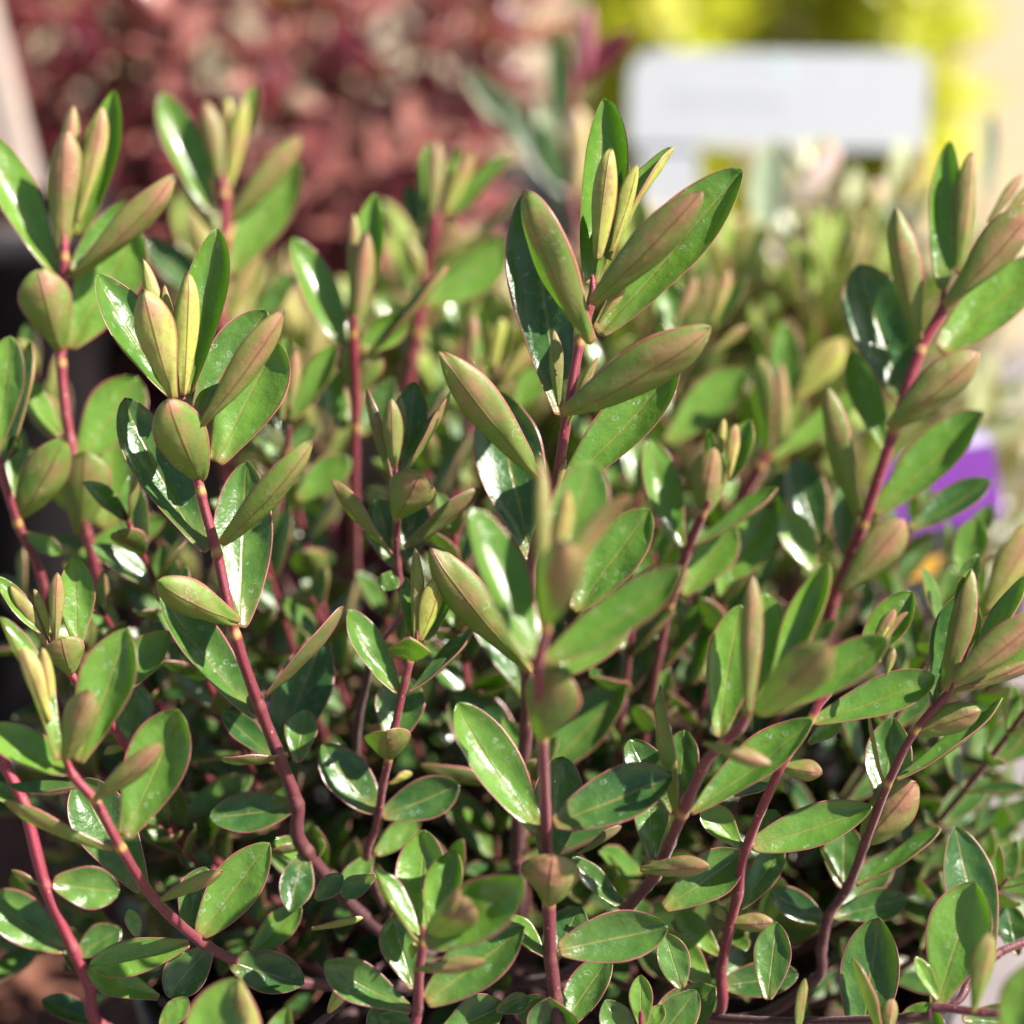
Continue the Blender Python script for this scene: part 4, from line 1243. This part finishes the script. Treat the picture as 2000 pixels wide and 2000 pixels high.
# ------------------------------------------------------------------ water droplets lying on leaves
for k, (p, n, r, txt) in enumerate(DROPS):
    V, F = [], []
    x = n.orthogonal().normalized(); y = n.cross(x)
    seg, rings = 18, 8
    for i in range(rings + 1):
        ph = math.pi * i / rings
        for j in range(seg):
            an = 2 * math.pi * j / seg
            hgt = math.cos(ph)
            hgt = hgt * .62 if hgt > 0 else hgt * .16
            V.append(tuple((x * math.cos(an) + y * math.sin(an)) * (r * math.sin(ph) + 1e-6) + n * (hgt * r)))
    for i in range(rings):
        for j in range(seg):
            j2 = (j + 1) % seg
            F.append((i * seg + j, (i + 1) * seg + j, (i + 1) * seg + j2, i * seg + j2))
    me = bpy.data.meshes.new("water_droplet")
    me.from_pydata(V, [], F)
    me.polygons.foreach_set("use_smooth", [True] * len(F))
    o = link("water_droplet", me, [WATER], p + n * r * .12)
    tag(o, txt, "droplet", "water droplets on the hebe leaves")


# ------------------------------------------------------------------ red-leaved shrub behind, upper left
def bush(center, rx, ry, z0, z1, nst, nodes, ll, owner, mats, tint, br, wr=.5, lod=1, n_ind=290, el0=40, el1=80, fan=.35, r=.0013, start=.15):
    G = Geo()
    bud = [n_ind]
    sts = []
    for i in range(nst):
        an, q = random.uniform(0, 6.28), math.sqrt(random.random())
        t = Vector((center.x + rx * q * math.cos(an), center.y + ry * q * math.sin(an), z1 * random.uniform(.78, 1.04) - (z1 - z0) * .35 * q * q))
        b = Vector((center.x + (t.x - center.x) * fan, center.y + (t.y - center.y) * fan, z0))
        sts.append((t, b))
    sts.sort(key=lambda s: s[0].y)
    for t, b in sts:
        grown(b, t, nodes, ll * random.uniform(.8, 1.15), owner, mats, G, bud, tint, br, Vector((random.uniform(-.015, .015), random.uniform(-.015, .015), 0)),
              r, wr, el0, el1, lod, (0.9, 0.0), start)
    finish_stuff(G, owner, mats)


RC = Vector((at(400, 400, 1.22).x, at(400, 400, 1.22).y, 0))
pot(RC.x + .015, RC.y - .01, .145, .15, "black pot at the left behind the hebe, holding the red-leaved shrub")
redb = root("red_leaved_shrub", Vector((RC.x, RC.y, .13)), "blurred shrub with maroon, pink and yellow leaves behind the hebe, upper left", "shrub")
bush(RC, .21, .15, .13, .50, 82, 10, .034, redb, REDM, (-.2, 1.2), (-.6, 1.4), wr=.46, el0=45, el1=85, fan=.55, start=.05)

# grey-green and pink shrub behind on the right
GC = Vector((at(1560, 700, .98).x, at(1560, 700, .98).y, 0))
pot(GC.x, GC.y, .10, .12, "black pot at the right behind the hebe, holding the grey-green shrub")
greyb = root("grey_leaved_shrub", Vector((GC.x, GC.y, .10)), "blurred grey-green shrub with pink and yellow tinted leaves under the white label, right", "shrub")
bush(GC, .105, .085, .10, .30, 60, 9, .036, greyb, GREY, (-.2, .75), (.0, .95), wr=.34, el0=22, el1=60, fan=.5, start=.1, r=.0012)
SPR = [  # the tall sprig of the same shrub and its leaves: base px, tip px, width px, roll, tint, br
    ((1090, 330), (905, 130), 64, -10, .0, .5), ((1110, 300), (1085, 50), 45, 0, -.3, .0), ((1140, 155), (1150, 10), 34, 160, 1.0, .0),
    ((1115, 165), (1235, 60), 55, -20, .9, -.2), ((1125, 330), (1130, 210), 50, 170, .4, 1.0), ((1130, 400), (990, 200), 60, 20, -.3, .0),
    ((1100, 330), (1050, 190), 40, 10, .1, .4), ((1120, 420), (1060, 240), 45, 10, -.3, .1), ((1125, 390), (1140, 270), 45, 170, .5, 1.0),
]
ps = [at(1140, 620, .94), at(1130, 450, .93), at(1110, 320, .93), at(1120, 180, .93), at(1135, 20, .93)]
me = stem_mesh([GC + Vector((-.05, 0, .11))] + ps, [.002, .002, .0018, .0016, .0014, .001], [.6, .5, .4, .3, .1, 0], set(), GC + Vector((-.05, 0, .11)), 8, 5)
sst = link("stem", me, [STEM], GC + Vector((-.05, 0, .11)), greyb)
for (b_, t_, w_, ro, ti, br_) in SPR:
    B = at(b_[0], b_[1], .93); T = at(t_[0], t_[1], .925)
    a = (T - B); L = a.length; a.normalize()
    c = (CAM - B).normalized(); nn = Matrix.Rotation(rad(ro), 3, a) @ (c - a * c.dot(a)).normalized()
    G = Geo()
    leaf_geo(G, B, a, nn, L, w_ * K * .93, .5, .05, ti, br_, 8, 4)
    link("leaf", G.mesh("leaf"), REDM if ti > .8 else (MATURE if ti < 0 else GREY), B, sst)
for (b_, t_, w_, ro, ti, br_, d_) in [((1550, 400), (1640, 285), 48, 178, 1.1, .0, .93), ((1690, 460), (1720, 350), 40, 178, 1.0, .0, .95), ((1490, 470), (1510, 270), 75, 0, .0, .3, .93),
                                      ((1930, 390), (1938, 215), 28, 0, -.3, -.2, .9), ((1590, 380), (1520, 270), 30, 0, .0, 1.0, .94), ((1450, 520), (1440, 420), 45, 175, .3, 1.1, .92),
                                      ((1800, 500), (1730, 380), 30, 0, -.3, .0, .9)]:
    B = at(b_[0], b_[1], d_); T = at(t_[0], t_[1], d_)
    a = (T - B); L = a.length; a.normalize()
    c = (CAM - B).normalized(); nn = Matrix.Rotation(rad(ro), 3, a) @ (c - a * c.dot(a)).normalized()
    # each on its own thin stem rising from the pot
    foot = Vector((GC.x + (B.x - GC.x) * .4, GC.y, .11))
    me = stem_mesh([foot, foot.lerp(B, .5) + Vector((0, 0, .01)), B], [.0013, .0012, .0009], [.6, .3, 0], set(), foot, 6, 5)
    s2 = link("stem", me, [STEM], foot, greyb)
    G = Geo()
    leaf_geo(G, B, a, nn, L, w_ * K * d_, .5, .05, ti, br_, 8, 4)
    link("leaf", G.mesh("leaf"), GREY, B, s2)

# golden shrubs far behind
for nm, (gx, gy, gd), rr, lb in (("golden_shrub", (1310, 60, 2.0), .10, "blurred bright yellow-green shrub behind the white label, left of the dark gap"),
                                 ("golden_shrub", (1740, 40, 2.0), .075, "blurred golden yellow shrub behind the white label, right of the dark gap")):
    c0 = at(gx, gy, gd); c0.z = 0
    gs = root(nm, Vector((c0.x, c0.y, 0)), lb, "shrub", "golden shrubs far behind")
    bush(c0, rr * .66, .16, 0.0, .42 if gx < 1500 else .40, 34, 11, .058, gs, GOLD, (-.3, .9), (-.3, 1.1), wr=.42, el0=35, el1=80, fan=.5, r=.002, start=.05)
DARKG = make_leaf_mats("dark_shrub_leaf", (0.03, 0.07, 0.015), (0.08, 0.15, 0.02), (0.05, 0.10, 0.02), (0.08, 0.12, 0.03), (0.1, 0.2, 0.03), (0.04, 0.08, 0.02), (0.1, 0.2, 0.02), marks=0)
c0 = at(1530, 20, 2.35); c0.z = 0
gs = root("dark_green_shrub", Vector((c0.x, c0.y, 0)), "blurred dark green shrub between the two golden shrubs at the top", "shrub")
bush(c0, .17, .12, 0.0, .50, 30, 10, .045, gs, DARKG, (.0, .6), (.0, .5), wr=.5, fan=.6, r=.002, start=.05)


# ------------------------------------------------------------------ labels
def rounded_rect(w, h, rad_tl, rad_tr, rad_br, rad_bl, seg=8):
    pts = []
    for (cx, cy, r, a0) in ((w / 2 - rad_tr, h / 2 - rad_tr, rad_tr, 0), (-w / 2 + rad_tl, h / 2 - rad_tl, rad_tl, 90), (-w / 2 + rad_bl, -h / 2 + rad_bl, rad_bl, 180), (w / 2 - rad_br, -h / 2 + rad_br, rad_br, 270)):
        for i in range(seg + 1):
            an = rad(a0 + 90 * i / seg)
            pts.append((cx + r * math.cos(an), cy + r * math.sin(an)))
    return pts


def plate(name, outline, th, origin, x, y, z, mat, parent, bow=0.0, zoff=0.0):
    """outline in the plane x,y; slab of thickness th along z"""
    V, F = [], []
    n = len(outline)
    for s in (th / 2, -th / 2):
        for (u, v) in outline:
            V.append(origin + x * u + y * v + z * (s + zoff - bow * u * u))
    F.append(tuple(range(n)))
    F.append(tuple(reversed(range(n, 2 * n))))
    for i in range(n):
        j = (i + 1) % n
        F.append((j, i, n + i, n + j))
    return solid(name, V, F, mat, parent, origin.copy())


tz = (CAM - at(1515, 190, 1.12)).normalized()
tz = Vector((tz.x + .05, tz.y, .25)).normalized()
ty = (Vector((0, 0, 1)) - tz * tz.z).normalized()
tx = ty.cross(tz)
tx = (tx + ty * 0.0).normalized()
wd = 1.12
cen = at(1520, 195, wd)
W_, H_ = 580 * K * wd, 185 * K * wd
wl = root("plant_label", cen - ty * .2, "large blank-looking white plastic plant label standing behind the shrubs at upper right", "label")
plate("label_panel", rounded_rect(W_, H_, .013, .007, .003, .003), .0009, cen, tx, ty, tz, WHITE, wl)
plate("label_stake", [(.014, .004), (-.014, .004), (-.014, -.12), (-.004, -.21), (.004, -.21), (.014, -.12)], .0009, cen - tx * (.36 * W_) - ty * (H_ / 2 - .001) - tz * .0012, tx, ty, tz, WHITE, wl)
for k, (u0, u1) in enumerate(((-.36, -.31), (-.30, -.235), (-.225, -.20), (-.19, -.12), (-.11, -.06), (-.05, .02))):
    plate("print_mark", [(u1 * W_, -.002), (u1 * W_, .002), (u0 * W_, .002), (u0 * W_, -.002)], .0002, cen, tx, ty, tz, GREYINK, wl, zoff=.0006)
plate("print_mark", [(.02 * W_ + .002, .016), (.02 * W_ - .002, .021), (.02 * W_ - .006, .016), (.02 * W_ - .002, .011)], .0002, cen, tx, ty, tz, GREENINK, wl, zoff=.0006)

# purple label, right: upper edge from left to right, corners as points of one tilted plane
pd = .86
pc = at(1835, 945, pd)
pz = Vector((.10, -.92, .38)).normalized()
pr = Matrix.Rotation(rad(8), 3, pz)
py_ = pr @ (Vector((0, 0, 1)) - pz * pz.z).normalized()
px_ = py_.cross(pz)
pl = root("plant_label", pc - py_ * .12, "purple plant label with a pale top edge, half hidden by leaves at the right", "label")
plate("label_panel", rounded_rect(235 * K * pd, 170 * K * pd, .002, .002, .003, .003), .0008, pc, px_, py_, pz, PURPLE, pl)
plate("label_border", [(w * 235 * K * pd, h * K * pd) for w, h in ((.48, 62), (.48, 83), (-.48, 83), (-.48, 62))], .0003, pc, px_, py_, pz, MAUVE, pl, zoff=.00062)
plate("label_stake", [(.007, .002), (-.007, .002), (-.006, -.05), (0, -.06), (.006, -.05)], .0008, pc - py_ * (83 * K * pd) - pz * .0011, px_, py_, pz, BLACK, pl)
# an orange corner of another label just below
oc = at(1790, 1115, .80)
ol = root("plant_label", oc - py_ * .1, "small orange label corner showing among leaves below the purple label", "label")
plate("label_panel", [(w * K * .8, h * K * .8) for w, h in ((62, 22), (-20, 18), (-50, -12), (-10, -16), (30, -14))], .0008, oc, px_, py_, pz, ORANGE, ol)
plate("label_stake", [(.003, .002), (-.003, .002), (-.002, -.05), (.002, -.05)], .0008, oc - py_ * .002 - pz * .001, px_, py_, pz, BLACK, ol)
# dark blue-violet label low between stems
bc = at(1540, 1775, .70)
bz = Vector((0, -.8, .6)).normalized()
brot = Matrix.Rotation(rad(-32), 3, bz)
by_ = brot @ (Vector((0, 0, 1)) - bz * bz.z).normalized(); bx_ = by_.cross(bz)
bl_ = root("plant_label", bc - by_ * .02, "deep violet label strip lying low between the stems, lower right", "label")
plate("label_panel", [(w * K * .7, h * K * .7) for w, h in ((85, 16), (-85, 22), (-80, -22), (85, -14))], .0008, bc, bx_, by_, bz, PURPLE, bl_)
# red label at the pot behind, left of centre
rc = at(650, 1085, .93)
rz = Vector((-.05, -.95, .30)).normalized()
ry_ = (Vector((0, 0, 1)) - rz * rz.z).normalized(); rx_ = ry_.cross(rz)
rl = root("plant_label", rc - ry_ * .1, "deep red plant label with a magenta top, seen between stems left of centre", "label")
plate("label_panel", rounded_rect(200 * K * .93, 230 * K * .93, .003, .003, .003, .003), .0008, rc, rx_, ry_, rz, RED, rl)
plate("label_print", [(w * K * .93, h * K * .93) for w, h in ((30, 62), (20, 108), (-60, 108), (-70, 66))], .0003, rc, rx_, ry_, rz, PINK, rl, zoff=.0006)
plate("label_stake", [(.007, .002), (-.007, .002), (-.006, -.12), (.006, -.12)], .0008, rc - ry_ * (112 * K * .93) - rz * .001, rx_, ry_, rz, RED, rl)

# pale stake leaning in a black pot at the left edge
lp = at(-60, 380, 1.06)
pot(lp.x, lp.y, .062, lp.z, "tall black pot at the far left edge with a cream stake standing in it")
A_, B_ = at(35, 380, 1.06), at(-75, -60, 1.05)
dirp = (B_ - A_).normalized()
sd = dirp.cross(Vector((0, 1, 0))).normalized()
fd = sd.cross(dirp).normalized()
V = []
hwid, hth = .0105, .006
B_ = B_ + dirp * .05
for P_ in (A_, B_):
    for (u, v) in ((-1, -1), (-.8, -1.15), (.8, -1.15), (1, -1), (1, 1), (-1, 1)):
        V.append(P_ + sd * (u * hwid) + fd * (v * hth))
F = [tuple(range(6)), tuple(reversed(range(6, 12)))] + [((i + 1) % 6, i, 6 + i, 6 + (i + 1) % 6) for i in range(6)]
po = solid("timber_stake", V, F, CREAM, None, A_)
tag(po, "pale cream timber stake leaning at the top left edge, blurred", "stake")
bpy.context.view_layer.update()
print("leaves read off:", LEAF_COUNT[0], "objects:", len(bpy.data.objects))
